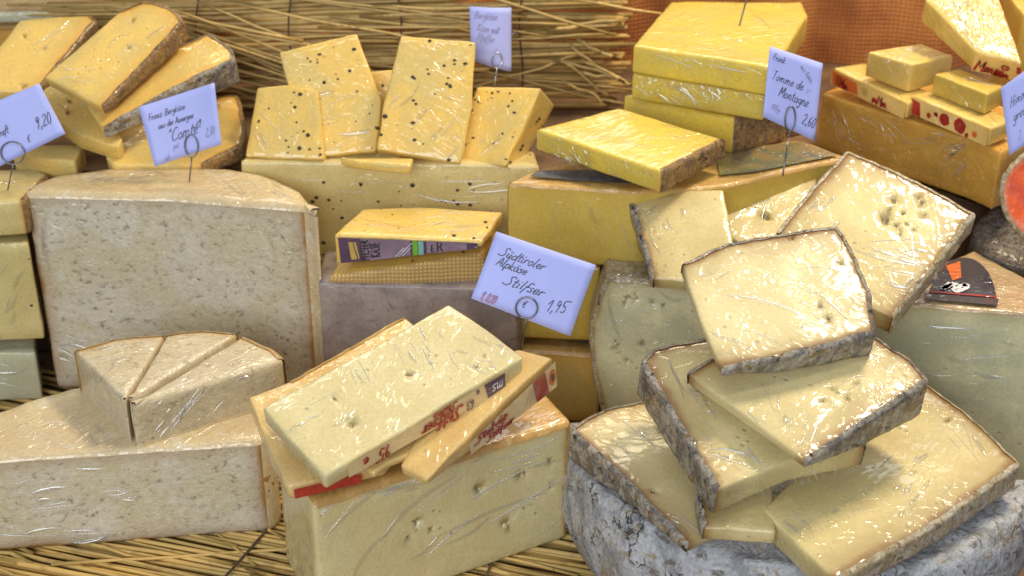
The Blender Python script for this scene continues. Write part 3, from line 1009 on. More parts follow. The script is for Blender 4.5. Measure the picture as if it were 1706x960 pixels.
def front_mat():
    rr = random.Random(5)
    root = tag(empty('straw_mat', (-.2, 1.0, -.012)), 'straw mat lying under the front cheeses at the lower left', 'straw mat')
    yaw = R(-17)
    d = Vector((math.cos(yaw), math.sin(yaw), 0)); p = Vector((-d.y, d.x, 0))
    c0 = Vector((-.22, .98, 0))
    k = -.27
    while k < .20:
        for lay in range(2):
            ln = rr.uniform(.62, .82)
            c = c0 + p * (k + rr.uniform(-.002, .002)) + d * rr.uniform(-.06, .06)
            stalk(root, 'straw_a', (c.x, c.y, -.0085 + lay * .0045 + rr.uniform(-.001, .001)), ln, yaw + rr.gauss(0, .035), rr.gauss(0, .003), rr.uniform(.75, 1.2), rr)
        k += rr.uniform(.0045, .0060)
    for k in range(46):
        c = c0 + p * rr.uniform(-.2, .1) + d * rr.uniform(-.3, .3)
        stalk(root, 'straw_a', (c.x, c.y, -.001), rr.uniform(.1, .3), yaw + rr.gauss(-.05, .22), 0, rr.uniform(.55, .85), rr)
    for s in (-.23, .0, .2):
        q = [c0 + d * (s + .004 * math.sin(k * 1.3)) + p * (-.27 + .047 * k) + Vector((0, 0, .0008)) for k in range(11)]
        V, F = tube(q, .0012, 5)
        mesh_obj('binding_thread', V, F, M['thread'], root, root.location)
front_mat()

DOWN = (0, 0, -1)
# ================================================================== lower right: wheel and the pile on it
def cheese_wheel():
    cx, cy, Rw, H = .239, 1.016, .198, .09
    root = tag(empty('round_cheese', (cx, cy, 0)), 'large grey mouldy cheese wheel under the pile of wedges, lower right', 'cheese')
    V, F = [], []
    n = 220
    prof = [(0, H + .001)]
    for k in range(1, 26): prof.append((Rw * .93 * k / 25, H + .001 - .002 * (k / 25) ** 4))
    prof += [(Rw * .955, H - .0015), (Rw * .975, H - .006), (Rw * .988, H - .013), (Rw, H - .024), (Rw * 1.01, H - .040), (Rw * 1.008, H - .055), (Rw * .995, H - .070), (Rw * .975, H - .083), (Rw * .95, 0)]
    a0, a1 = R(176), R(337)          # only the front part of the wheel is left, the rest is cut away
    for i in range(n + 1):
        a = a0 + (a1 - a0) * i / n
        for (r, z) in prof:
            p = Vector((cx + math.cos(a) * r, cy + math.sin(a) * r, z))
            w = fbm(p, 14, 3.0) * .0030 + fbm(p, 60, 8.0) * .0013
            g = 0.0
            dr = r - Rw * (.885 + .018 * noise.noise(Vector((math.cos(a) * 3, math.sin(a) * 3, 5))))
            if abs(dr) < .006: g = -.0028 * (1 - abs(dr) / .006)
            o = Vector((math.cos(a), math.sin(a), 0)) if r > Rw * .98 else Vector((0, 0, 1))
            V.append(p + o * (w + g) * (1 if r > 0 else 0))
    m = len(prof)
    for i in range(n):
        for k in range(m - 1):
            a = i * m + k
            F.append((a, a + 1, a + m + 1, a + m))
    mesh_obj('rind', V, F, M['r_wheel'], root, root.location)
    V2 = []
    F2 = []
    for a in (a0, a1):
        s = len(V2)
        V2 += [Vector((cx + math.cos(a) * r, cy + math.sin(a) * r, z)) for r, z in prof] + [Vector((cx, cy, 0))]
        F2.append(tuple(range(s, len(V2))))
    mesh_obj('cut_face', V2, F2, M['tomme'], root, root.location, smooth=False)
cheese_wheel()

PILE = 'alpine cheese wedges piled on the grey wheel'
E7 = slab('cheese_wedge', 'wedge with thick grey rind at the pile\'s lower left, tip hanging over the wheel', 'cheese',
     [(951, 715, 'r'), (1040, 800, 'r'), (1146, 912, 'c'), (1208, 883, 'c'), (1215, 760, 'c'), (1150, 690, 'c'), (1072, 669, 'r', .03), (990, 690, 'r')],
     plz(1146, 912, .101, 7, 25), [.030, .018, .006, .006, .02, .03, .034, .034], M['alp_flat'], 'r_mould', PILE,
     holes=[(1088, 820, .002), (1104, 720, .0015)], warp=.0008)
E8 = slab('cheese_wedge', 'broad flat wrapped wedge with glinting film at the lower right of the pile', 'cheese',
     [(1270, 848, 'c'), (1340, 918, 'c'), (1392, 968, 'r', .0), (1560, 872, 'r'), (1699, 772, 'r', .03), (1545, 640, 'c'), (1440, 690, 'c')],
     plz(1392, 968, .114, 6, 10), [.022, .020, .018, .021, .024, .03, .03], M['alp'], 'r_pale', PILE,
     holes=[(1580, 700, .0012)], warp=.0012)
E9 = slab('cheese_slice', 'thin slice sandwiched under the wedge with pleated film, only its edge showing', 'cheese',
     [(1160, 822, 'r'), (1172, 880, 'c'), (1236, 884, 'c'), (1292, 888, 'c'), (1285, 800, 'c'), (1200, 780, 'c')],
     plz(1172, 880, .1195, 6, 5), [.012] * 6, M['alp'], 'r_mould', PILE)
E6 = slab('cheese_wedge', 'wedge with dark rind down its left side and pleated film along its front', 'cheese',
     [(1070, 602, 'r'), (1130, 708, 'r'), (1196, 818, 'c', .0), (1320, 768, 'c'), (1443, 745, 'r'), (1400, 640, 'c'), (1290, 580, 'c'), (1178, 565, 'r', .02), (1088, 582, 'r')],
     plz(1196, 818, .152, 15, 5), [.036, .032, .026, .024, .022, .024, .03, .036, .036], M['alp_mid'], 'r_mould', PILE,
     holes=[(1165, 650, .0013)], warp=.0008)
E5 = slab('cheese_wedge', 'wedge just below the top one, tip pointing down, mottled rind at lower right', 'cheese',
     [(1146, 622, 'c'), (1240, 690, 'c'), (1340, 770, 'r', .0), (1445, 700, 'r'), (1546, 634, 'r', .03), (1514, 597, 'r'), (1458, 562, 'c'), (1300, 560, 'c'), (1186, 596, 'r')],
     plz(1340, 770, .176, 15, -5), [.012, .010, .006, .026, .037, .03, .03, .03, .014], M['alp_mid'], 'r_mould', PILE,
     holes=[(1386, 648, 0.0009), (1425, 640, 0.0008), (1372, 668, 0.0006), (1398, 655, 0.0006), (1412, 662, 0.0008)], warp=.001)
E4 = slab('cheese_wedge', 'topmost wedge of the right-hand pile, four-sided face with dark brown rim', 'cheese',
     [(1137, 440, 'c', .02), (1202, 618, 'r', .0), (1320, 592, 'r'), (1445, 558, 'r'), (1457, 556, 'r'), (1449, 480, 'r', .02), (1395, 376, 'r', .01), (1209, 406, 'r', .01)],
     plz(1202, 618, .215, 22, 0), [.012, .006, .018, .026, .026, .02, .016, .014], M['alp_flat'], 'r_mould', PILE,
     holes=[(1380, 531, 0.0015), (1367, 511, 0.0013), (1320, 397, 0.0010), (1402, 438, 0.0008)], warp=.0008)
E3 = slab('cheese_wedge', 'large wedge with a cluster of ragged holes at the right, standing diamond-wise', 'cheese',
     [(1295, 387, 'r', .02), (1412, 251, 'r', .03), (1625, 357, 'r', .0), (1487, 531, 'c'), (1440, 510, 'c'), (1340, 440, 'c')],
     plz(1487, 531, .205, 27, -8), [.02, .022, .024, .022, .02, .02], M['alp'], 'r_pale', PILE,
     holes=[(1475, 364, 0.0042), (1489, 333, 0.0025), (1505, 355, 0.0019), (1493, 375, 0.0019), (1510, 372, 0.0011), (1536, 337, 0.0015), (1530, 330, 0.0010), (1483, 347, 0.0011), (1500, 390, 0.0010), (1540, 360, 0.0008), (1522, 383, 0.0007)], warp=.001)
E2 = slab('cheese_wedge', 'small pale wedge with one oval hole holding the pin of the card', 'cheese',
     [(1168, 362, 'r', .03), (1275, 250, 'r', .01), (1364, 294, 'c'), (1330, 420, 'c'), (1226, 402, 'c')],
     plz(1226, 402, .200, 24, 5), [.02, .02, .02, .014, .016], M['alp'], 'r_tan', PILE,
     holes=[(1276, 357, 0.0046), (1239, 298, 0.0016), (1226, 314, 0.0013), (1246, 310, 0.0008)], warp=.0008)
E1 = slab('cheese_wedge', 'tan wedge with bright film glare, leftmost on the round-edged block', 'cheese',
     [(1046, 322, 'r'), (1110, 316, 'c'), (1205, 314, 'c'), (1225, 420, 'c'), (1142, 467, 'c'), (1088, 462, 'r')],
     plz(1088, 462, .194, 30, -12), [.022, .022, .022, .02, .016, .016], M['alp'], 'r_mould', PILE, warp=.0014)
E10 = slab('cheese_block', 'greenish grey block with rounded pale rind standing left of the pile', 'cheese',
     [(1012, 462, 'r'), (1150, 474, 'r'), (1215, 480, 'c'), (1215, 758, 'c'), (1030, 752, 'r'), (1004, 690, 'r', .02), (983, 562, 'r', .04)],
     ply(1004, 690, 1.12, 86, -4), .045, M['tomme'], 'r_pale', PILE,
     holes=[(1071, 575, 0.0024), (1044, 602, 0.0011), (1105, 510, 0.0013), (1062, 498, 0.0008), (1048, 496, 0.0006), (1040, 508, 0.0006), (1031, 576, 0.0008), (1026, 571, 0.0005), (1031, 589, 0.0006), (1058, 490, 0.0005), (1088, 506, 0.0005), (1044, 500, 0.0005), (1096, 614, 0.0005), (1085, 625, 0.0005), (1022, 580, 0.0004)], warp=.001)
E11 = slab('cheese_block', 'big pale green wrapped block at the right edge with dark oval label on top', 'cheese',
     [(1440, 500, 'c'), (1536, 509, 'c'), (1710, 524, 'c'), (1850, 536, 'r'), (1850, 470, 'r'), (1712, 464, 'r'), (1622, 416, 'r'), (1560, 440, 'r'), (1480, 470, 'r')],
     plz(1536, 509, .181), .181, M['tomme'], 'r_tan', ext=(0, .06, -1), cap_rind=True, edge=.003)
E11f = E11.side(1, 2)

def hole_disc(S, px, r, mat='r_brown'): pass

# dark oval label on the big block
lf = E11.top([(1545, 425), (1670, 430), (1670, 510), (1535, 500)])
pts = [(.5 + .42 * math.cos(w), .98 - .92 * math.sin(w)) for w in [math.pi * k / 18 for k in range(19)]]
lb = decal('label', lf, pts, M['lab_blue'], E11.root, E11.base, .0)
decal('label_band', lf, [(.02, .93), (.95, .93), (.93, 1.06), (.04, 1.04)], M['lab_dark'], lb, E11.base, .0006)
decal('label_band', lf, [(.08, .87), (.93, .88), (.93, .91), (.08, .90)], M['lab_red'], lb, E11.base, .0007)
decal('label_patch', lf, [(.26, .28), (.44, .16), (.47, .52), (.36, .60)], M['lab_orange'], lb, E11.base, .0006)
v, f_ = writing(lf, 1, 1, [('ro', .22, .82, .30, .45, .075, 2, 1.25)], .0010, jit=0)
mesh_obj('lettering', v, f_, M['lab_white'], lb, E11.base)

# ================================================================== far right
GR = slab('round_cheese', 'small round cheese with granular grey-brown rind at the right edge', 'cheese',
     [(1618, 372, 'r'), (1660, 330, 'r'), (1720, 312, 'r'), (1800, 330, 'r'), (1830, 390, 'r'), (1780, 440, 'r'), (1700, 448, 'r'), (1640, 425, 'r')],
     plz(1700, 448, .152, 20, -8), .075, M['tomme'], 'r_granular', cap_rind=True, edge=.008, rad=.02)
OR = slab('cheese_half', 'bright orange-red cut cheese with pale rim leaning in at the right edge', 'cheese',
     [(1668, 296, 'r', .03), (1706, 252, 'r', .05), (1790, 235, 'r', .05), (1830, 330, 'r', .05), (1790, 420, 'r', .05), (1708, 400, 'r', .04), (1670, 350, 'r', .04)],
     ply(1700, 330, 1.165, 62, -28), .035, M['orange'], 'r_pale', rad=.012)

AMB = slab('cheese_block', 'amber block in crumpled film under the small packed pieces, upper right', 'cheese',
     [(1369, 154, 'c'), (1621, 233, 'c'), (1668, 252, 'c'), (1760, 215, 'c'), (1560, 130, 'c'), (1440, 118, 'c')],
     plz(1621, 233, .258), .0597, M['amber'], None, ext=DOWN, edge=.003, warp=.001)
UR = 'small packed cheese pieces stacked at the upper right'
F2 = slab('cheese_piece', 'flat packed piece with red print, leftmost on the amber block', 'cheese',
     [(1388, 112, 'c'), (1440, 104, 'c'), (1548, 152, 'c'), (1514, 171, 'c')], plz(1514, 171, .279, 3, 0), .017, M['gold'], None, UR)
F4 = slab('cheese_piece', 'flat packed piece with red print under the plain block, right of the other', 'cheese',
     [(1519, 157, 'c'), (1562, 146, 'c'), (1690, 198, 'c'), (1652, 214, 'c')], plz(1652, 214, .279, 3, 0), .018, M['gold'], None, UR)
F3 = slab('cheese_block', 'small golden block lying on the leftmost red-printed piece', 'cheese',
     [(1444, 85, 'c'), (1533, 71, 'c'), (1590, 92, 'c'), (1519, 107, 'c')], plz(1519, 107, .310, 4, 0), [.026, .026, .026, .029], M['gold'], None, UR)
F5 = slab('cheese_block', 'small pale yellow block wedged under the tilted shiny packet', 'cheese',
     [(1556, 122, 'c'), (1600, 114, 'c'), (1674, 142, 'c'), (1646, 156, 'c')], plz(1646, 156, .302, 3, 0), .021, M['yellow_soft'], None, UR)
F6 = slab('cheese_wedge', 'tilted packet in crinkled shiny film with red print at its lower end', 'cheese',
     [(1541, -2, 'c'), (1600, -30, 'c'), (1662, -8, 'c'), (1704, 108, 'c'), (1625, 87, 'c')], plz(1625, 87, .330, 28, -10), [.03, .02, .016, .020, .022], M['gold'], None, UR, warp=.002)
F7 = slab('cheese_block', 'yellow block at the very top right corner', 'cheese',
     [(1674, -14, 'c'), (1760, -30, 'c'), (1780, 30, 'c'), (1706, 22, 'c')], plz(1706, 22, .345, 3, 0), .14, M['yellow_soft'], None, UR)
def red_print(S, i, j, pats, text=None):
    f = S.side(i, j)
    lab = decal('label', f, ((.01, .03), (.99, .97)), M['lab_yellow'], S.root, S.base, .0)
    W = (S.W[j] - S.W[i]).length; H = S.T0[i]
    rr = random.Random(int(W * 1e5))
    for p in pats:
        if p[0] == 'q':
            _, s0, s1, t0, t1, m = p
            decal('print_patch', f, [(s0, t0), (s1, t0 + rr.uniform(-.05, .1)), (s1 + .03, t1 - rr.uniform(0, .2)), (s0 + .03, t1)], M[m], lab, S.base, .0005)
        else:
            _, s0, t0, r, m = p
            decal('print_dot', f, [(s0 + r * rr.uniform(.8, 1.1) * H / W * math.cos(w), t0 + r * rr.uniform(.8, 1.1) * math.sin(w)) for w in [6.283 * k / 14 for k in range(14)]], M[m], lab, S.base, .0006)
    if text:
        v, fa = writing(f, W, H, [(t_, W * x, H * y, H * sz, .2, H * .13, 0, 1.0) for t_, x, y, sz in text], .0009, jit=.03, smooth=False)
        mesh_obj('lettering', v, fa, M['lab_red'], lab, S.base)
red_print(F2, 0, 3, [('q', .02, .36, .1, .95, 'lab_orange'), ('q', .06, .16, .2, .9, 'lab_red'), ('d', .47, .45, .25, 'lab_gold')], [('Mm', .14, .85, .5), ('mMm', .58, .85, .55)])
red_print(F4, 0, 3, [('q', .03, .14, .1, .95, 'lab_red'), ('d', .27, .65, .16, 'lab_red'), ('d', .47, .5, .36, 'lab_red'), ('d', .66, .5, .42, 'lab_red'), ('d', .84, .6, .18, 'lab_orange'), ('d', .66, .5, .18, 'lab_orange')], [('m', .34, .5, .3), ('o', .74, .9, .35)])
red_print(F6, 4, 3, [('d', .68, .32, .2, 'lab_red'), ('d', .68, .32, .1, 'lab_yellow'), ('q', .90, .99, .1, .5, 'lab_red')], [('Mmm', .06, .85, .6), ('mm', .5, .92, .4)])

# ================================================================== upper middle right: yellow cheeses
GRUY = slab('cheese_half', 'large yellow half wheel with printed dark top under the stacked yellow slabs', 'cheese',
     [(845, 304, 'c', .0), (1062, 319, 'c'), (1213, 307, 'c'), (1415, 262, 'r', .04), (1330, 232, 'r', .03), (1100, 240, 'r', .03), (893, 281, 'r', .02)],
     plz(1062, 319, .2436), .076, M['yellow_soft'], 'r_orange', ext=DOWN, cap_rind=True, edge=.003)
decal('printed_label', GRUY.top([(890, 285), (1060, 287), (1100, 311), (880, 300)]), [(.05, .1), (.5, .0), (1, .1), (1.0, 1.0), (.3, .95), (.0, .75)], M['lab_slate'], GRUY.root, GRUY.base)
decal('printed_label', GRUY.top([(1190, 250), (1330, 238), (1400, 262), (1200, 300)]), [(.0, .2), (.5, .05), (1, .05), (1.0, .95), (.3, 1.0), (.0, .9)], M['r_green'], GRUY.root, GRUY.base)
G_B = slab('cheese_half', 'middle yellow wheel piece of three stacked behind the Südtiroler price card', 'cheese',
     [(838, 437, 'c'), (1000, 444, 'c'), (1006, 400, 'r'), (848, 392, 'r')], plz(1000, 444, .166), .080, M['yellow_soft'], 'r_orange', ext=DOWN, cap_rind=True, edge=.003)
G_C = slab('cheese_half', 'lowest yellow wheel piece with dark printed top, between card and round-edged block', 'cheese',
     [(855, 584, 'c'), (1000, 591, 'c'), (1004, 540, 'r'), (862, 545, 'r')], plz(1000, 591, .077), .077, M['comte'], 'r_orange', ext=DOWN, cap_rind=True, edge=.003)
decal('printed_label', G_C.top([(905, 557), (1000, 557), (1000, 577), (930, 577)]), [(.0, .1), (1, .1), (1.0, 1.0), (.3, .95)], M['r_green'], G_C.root, G_C.base)
YEL = 'yellow cheese slabs in film'
D4 = slab('cheese_piece', 'yellow slab lying alone on the half wheel\'s dark top, in front of the stack', 'cheese',
     [(892, 213, 'c', .0), (1031, 177, 'c'), (1209, 231, 'r'), (1102, 285, 'c')], plz(1102, 285, .272, 5, 5), [.022, .022, .020, .0215], M['yellow'], 'r_brown', YEL, edge=.003, warp=.001)
D3 = slab('cheese_piece', 'bottom slab of the yellow stack with brown rind on its right side', 'cheese',
     [(1038, 158, 'c'), (1224, 196, 'r'), (1345, 165, 'c'), (1250, 120, 'c')], plz(1224, 196, .281), .0365, M['yellow'], 'r_brown', YEL, ext=DOWN, edge=.003)
D2 = slab('cheese_piece', 'middle slab of the yellow stack, film crumpled along its front', 'cheese',
     [(1053, 122, 'c'), (1275, 157, 'c'), (1338, 92, 'c'), (1120, 40, 'c')], plz(1053, 122, .309), .026, M['yellow'], None, YEL, ext=DOWN, edge=.003)
D1 = slab('cheese_piece', 'top slab of the yellow stack with a pin stuck in it', 'cheese',
     [(1054, 74, 'c'), (1290, 113, 'c'), (1346, 24, 'c'), (1336, 3, 'c'), (1117, 1, 'c')], plz(1054, 74, .338), .0275, M['yellow'], None, YEL, ext=DOWN, edge=.003, warp=.0008)
pp = tag(empty('pin', at_z(1232, 42, .338)), 'thin dark wire pin stuck into the top yellow slab', 'pin')
V_, F_ = tube([at_z(1232, 42, .338) + Vector((0, 0, -.01)), at_y(1232, 42, at_z(1232, 42, .338).y), at_y(1246, -10, at_z(1232, 42, .338).y)], .0008)
mesh_obj('wire', V_, F_, M['wire'], pp, pp.location)

# ================================================================== middle: peppered cheeses
PEP = 'yellow cheeses studded with peppercorns'
C6 = slab('cheese_block', 'long peppered block running behind the label-wrapped wedge', 'cheese',
     [(400, 267, 'c'), (660, 271, 'c'), (898, 275, 'c'), (890, 250, 'c'), (425, 244, 'c')], plz(660, 271, .2235), .13, M['pepper_pale'], None, PEP, ext=DOWN, pepper=20, pep_n=190, edge=.003)
C5 = slab('cheese_piece', 'peppered slab mostly hidden behind the two upright ones', 'cheese',
     [(590, 120, 'c'), (700, 112, 'c'), (720, 255, 'c'), (595, 258, 'c')], ply(650, 258, 1.325, 62, 0), .02, M['pepper'], None, PEP, pepper=10)
C5b = slab('cheese_slice', 'thin slice lying flat under the two upright peppered slabs', 'cheese',
     [(565, 262, 'c'), (690, 262, 'c'), (682, 276, 'c'), (600, 268, 'c')], plz(682, 276, .2335, 2, 0), .009, M['pepper'], None, PEP)
C1 = slab('cheese_piece', 'short peppered slab leaning leftmost beside the two upright ones', 'cheese',
     [(428, 145, 'c'), (475, 140, 'c'), (530, 150, 'c'), (540, 266, 'c'), (408, 261, 'c')], ply(408, 263, 1.297, 58, -8), .03, M['pepper'], None, PEP, pepper=22)
C2 = slab('cheese_piece', 'upright peppered slab, left of the pair, tilted to the left', 'cheese',
     [(464, 86, 'c'), (594, 55, 'c'), (636, 167, 'c', .01), (626, 251, 'c'), (513, 263, 'c')], ply(560, 262, 1.295, 58, 0), .022, M['pepper'], None, PEP, pepper=17, pep_side=False, pep_r=(.0010, .0029))
C3 = slab('cheese_piece', 'upright peppered slab, right of the pair, with curved film highlights', 'cheese',
     [(667, 59, 'c'), (793, 69, 'c'), (786, 180, 'c'), (768, 273, 'c'), (628, 249, 'c'), (638, 180, 'c')], ply(768, 273, 1.279, 58, 4), .022, M['pepper'], None, PEP, pepper=26, pep_side=False, pep_r=(.0010, .0031))
C4 = slab('cheese_wedge', 'peppered wedge with orange side, right of the upright pair, pin of a card in it', 'cheese',
     [(793, 143, 'c'), (902, 145, 'c'), (842, 277, 'c'), (755, 266, 'c')], ply(842, 277, 1.276, 50, -26), [.04, .045, .028, .03], M['pepper'], None, PEP, pepper=22)
C9 = slab('cheese_block', 'greyish purple rinded block under the label-wrapped wedge', 'cheese',
     [(530, 468, 'c'), (862, 484, 'c'), (895, 425, 'c'), (540, 415, 'c')], plz(700, 476, .147), .147, M['r_purple'], None, ext=DOWN, pepper=16, edge=.004)
C8 = slab('cheese_wedge', 'wedge with woven cloth-marked rind below the label-wrapped one', 'cheese',
     [(548, 461, 'r'), (680, 443, 'r'), (802, 422, 'c'), (825, 372, 'c'), (590, 400, 'c')], plz(548, 461, .1535, 8.2, -90), [.0065, .018, .029, .034, .012], M['pepper'], M['r_weave'], PEP, pepper=5, pep_side=False)
C7 = slab('cheese_wedge', 'peppered wedge with a dark purple printed label along its front', 'cheese',
     [(556, 390, 'c'), (690, 396, 'c'), (803, 402, 'c'), (838, 352, 'c'), (700, 344, 'c', .01), (605, 346, 'c')], plz(690, 396, .191, 3, 0), [.031, .017, .006, .012, .024, .03], M['pepper'], None, PEP, pepper=8, pep_side=False)
f = C7.side(0, 2)
lb = decal('label', f, [(.03, .06), (.97, .1), (.97, .9), (.5, .9), (.04, .96)], M['lab_purple'], C7.root, C7.base)
decal('label_field', f, [(.18, .06), (.52, .07), (.52, .93), (.20, .96)], M['lab_mauve'], lb, C7.base, .0004)
decal('label_emblem', f, [(.10, .2), (.13, .2), (.155, .85), (.115, .85)], M['lab_gold'], lb, C7.base, .0006)
decal('label_emblem', f, [(.135, .2), (.152, .2), (.172, .85), (.165, .85)], M['lab_gold'], lb, C7.base, .0006)
decal('label_stripe', f, [(.535, .06), (.57, .06), (.57, .93), (.535, .93)], M['lab_green'], lb, C7.base, .0006)
decal('label_stripe', f, [(.575, .06), (.61, .06), (.61, .93), (.575, .93)], M['lab_teal'], lb, C7.base, .0006)
decal('label_field', f, [(.63, .06), (.90, .1), (.90, .9), (.63, .9)], M['lab_mauve'], lb, C7.base, .0004)
WL = (C7.W[2] - C7.W[0]).length
v, fa = writing(f, WL, .02, [('PFEFFER', WL * .235, .0185, .0072, 0, .0011, -90, .7), ('KÄSE', WL * .31, .0165, .0088, 0, .0013, -90, .7), ('R', WL * .70, .016, .014, 0, .0015, 0, .9), ('E', WL * .66, .016, .010, 0, .0012, 0, .8)], .0008, smooth=False, jit=0)
mesh_obj('lettering', v, fa, M['lab_dark'], lb, C7.base)
v, fa = writing(f, WL, .02, [('///', WL * .42, .017, .008, .5, .0007, 0, 1.2), ('/', WL * .47, .012, .008, .6, .0006, 0, 1.2)], .0008, smooth=False, jit=0)
mesh_obj('lettering', v, fa, M['lab_white'], lb, C7.base)

# ================================================================== left: crumbly grey cheese
B1 = slab('cheese_half', 'big crumbly grey-white half wheel standing at the left with tan top', 'cheese',
     [(38, 319, 'c'), (280, 325, 'c'), (507, 343, 'r'), (530, 352, 'r'), (500, 316, 'r'), (440, 288, 'r'), (380, 277, 'r'), (270, 275, 'r'), (180, 277, 'r'), (92, 290, 'r'), (50, 308, 'r')],
     plz(280, 325, .217), .217, M['grey'], 'r_ivory', ext=DOWN, cap_rind=True, edge=.006, rad=.006, grid=.008)
B2 = slab('cheese_half', 'long low grey-white half wheel at the lower left corner on the straw', 'cheese',
     [(-130, 773, 'c'), (0, 764, 'c'), (225, 749, 'c'), (434, 735, 'r'), (458, 716, 'r'), (432, 672, 'r', .05), (300, 625, 'r', .03), (125, 644, 'r', .02), (0, 684, 'r', .02), (-130, 720, 'r')],
     plz(0, 764, .092), .094, M['grey'], 'r_ivory', ext=DOWN, cap_rind=True, edge=.005, rad=.010, grid=.008)
TRI = 'three wedges cut from one small wheel on the low half wheel'
B3 = [slab('cheese_wedge', 'left wedge of the three cut side by side, grey side towards the camera', 'cheese',
     [(208, 668, 'c'), (123, 584, 'r', .0), (190, 566, 'r', .04), (272, 559, 'c')], plz(208, 668, .133), .048, M['grey_wedge'], 'r_orange', TRI, ext=DOWN, edge=.003),
 slab('cheese_wedge', 'middle wedge of the three cut side by side, only its top showing', 'cheese',
     [(214, 666, 'c'), (278, 559, 'r', .04), (331, 551, 'r', .02), (396, 556, 'c')], plz(214, 666, .1325), .048, M['grey_wedge'], 'r_orange', TRI, ext=DOWN, edge=.003),
 slab('cheese_wedge', 'right wedge of the three cut side by side, long shiny side to the front', 'cheese',
     [(216, 676, 'c'), (402, 560, 'r', .03), (439, 575, 'r', .04), (474, 599, 'c')], plz(216, 676, .132, 0, 0), .048, M['grey_wedge'], 'r_orange', TRI, ext=(0, 0, -1), edge=.004)]

LC = 'wrapped cheeses stacked at the left edge'
L1 = slab('cheese_piece', 'wrapped slab topmost at the left edge beside the big half wheel', 'cheese',
     [(-120, 345, 'c'), (36, 335, 'r'), (80, 292, 'c'), (60, 281, 'c'), (-120, 283, 'c')], plz(27, 335, .213), .034, M['pepper_pale'], 'r_brown', LC, ext=DOWN)
L2 = slab('cheese_block', 'wrapped pale block in the middle of the left edge stack', 'cheese',
     [(-120, 410, 'c'), (47, 404, 'c'), (48, 375, 'c'), (-120, 370, 'c')], plz(31, 404, .170), .105, M['pepper_pale'], None, LC, ext=DOWN, pepper=4)
L3 = slab('cheese_block', 'lowest wrapped block of the left edge stack', 'cheese',
     [(-120, 592, 'c'), (58, 588, 'c'), (59, 560, 'c'), (-120, 555, 'c')], plz(44, 588, .052), .054, M['white'], None, LC, ext=DOWN)

# ================================================================== upper left: Comté wedges
COM = 'yellow mountain cheese wedges heaped at the upper left'
A5 = slab('cheese_wedge', 'yellow wedge lying behind the Comté card, rounded end at right', 'cheese',
     [(175, 262, 'c'), (190, 225, 'c'), (300, 165, 'r'), (394, 158, 'r', .03), (406, 207, 'r', .03), (402, 240, 'r'), (335, 274, 'c'), (190, 274, 'c')], plz(335, 274, .222, 16, 0), .018, M['comte'], 'r_brown', COM)
A6 = slab('cheese_wedge', 'yellow wedge end showing below the cut-off card at the left edge', 'cheese',
     [(20, 262, 'c'), (60, 240, 'c'), (140, 240, 'c'), (124, 268, 'c')], plz(124, 268, .225, 8, 0), .022, M['comte'], None, COM)
A4 = slab('cheese_wedge', 'pale wedge with two small holes right of the cut-off card', 'cheese',
     [(70, 150, 'c'), (85, 140, 'c'), (150, 165, 'c'), (204, 228, 'c'), (198, 246, 'c'), (130, 224, 'c'), (80, 190, 'c')], plz(198, 246, .240, 30, 10), .022, M['comte'], 'r_brown', COM,
     holes=[(113, 186, .0022), (116, 167, .0022)])
A3 = slab('cheese_wedge', 'long yellow wedge with dark mottled rind above the Comté card', 'cheese',
     [(138, 165, 'c'), (172, 215, 'r', .0), (300, 143, 'r', .0), (389, 100, 'r', .03), (384, 80, 'r'), (346, 56, 'r', .03), (250, 105, 'c')], plz(172, 215, .262, 22, -5), [.012, .012, .024, .030, .03, .02, .012], M['comte'], 'r_mould', COM, warp=.001)
A2 = slab('cheese_wedge', 'big yellow wedge on top of the upper left heap, brown rind on its right', 'cheese',
     [(73, 127, 'c'), (170, 178, 'r', .0), (284, 56, 'r', .0), (304, 32, 'r', .06), (284, 11, 'r', .05), (240, 1, 'r', .02), (200, 16, 'c')], plz(170, 178, .285, 30, -6), [.014, .010, .022, .026, .026, .02, .014], M['comte'], 'r_brown', COM, warp=.001,
     holes=[(213, 77, .0014), (220, 33, .0014)])
A1 = slab('cheese_wedge', 'yellow-green wedge at the upper left behind the big wedge', 'cheese',
     [(-60, 150, 'c'), (33, 33, 'c', .02), (150, 25, 'r', .03), (160, 34, 'r'), (70, 140, 'r'), (57, 153, 'c')], plz(57, 153, .277, 26, 6), .022, M['comte'], 'r_brown', COM,
     holes=[(40, 58, .0018), (75, 80, .0014), (38, 143, .0016)])
N1 = slab('cheese_piece', 'pale wrapped slab at the very top left corner', 'cheese',
     [(-90, 22, 'c'), (90, 18, 'c'), (186, 6, 'c'), (190, -25, 'c'), (-80, -30, 'c')], plz(90, 18, .313), .012, M['white'], None, COM)
N2 = slab('cheese_block', 'dark orange block under the pale slab at the left edge', 'cheese',
     [(-120, 34, 'c'), (36, 30, 'c'), (160, 26, 'c'), (160, 8, 'c'), (-120, 5, 'c')], plz(36, 30, .299), .1, M['amber'], None, COM, ext=DOWN)

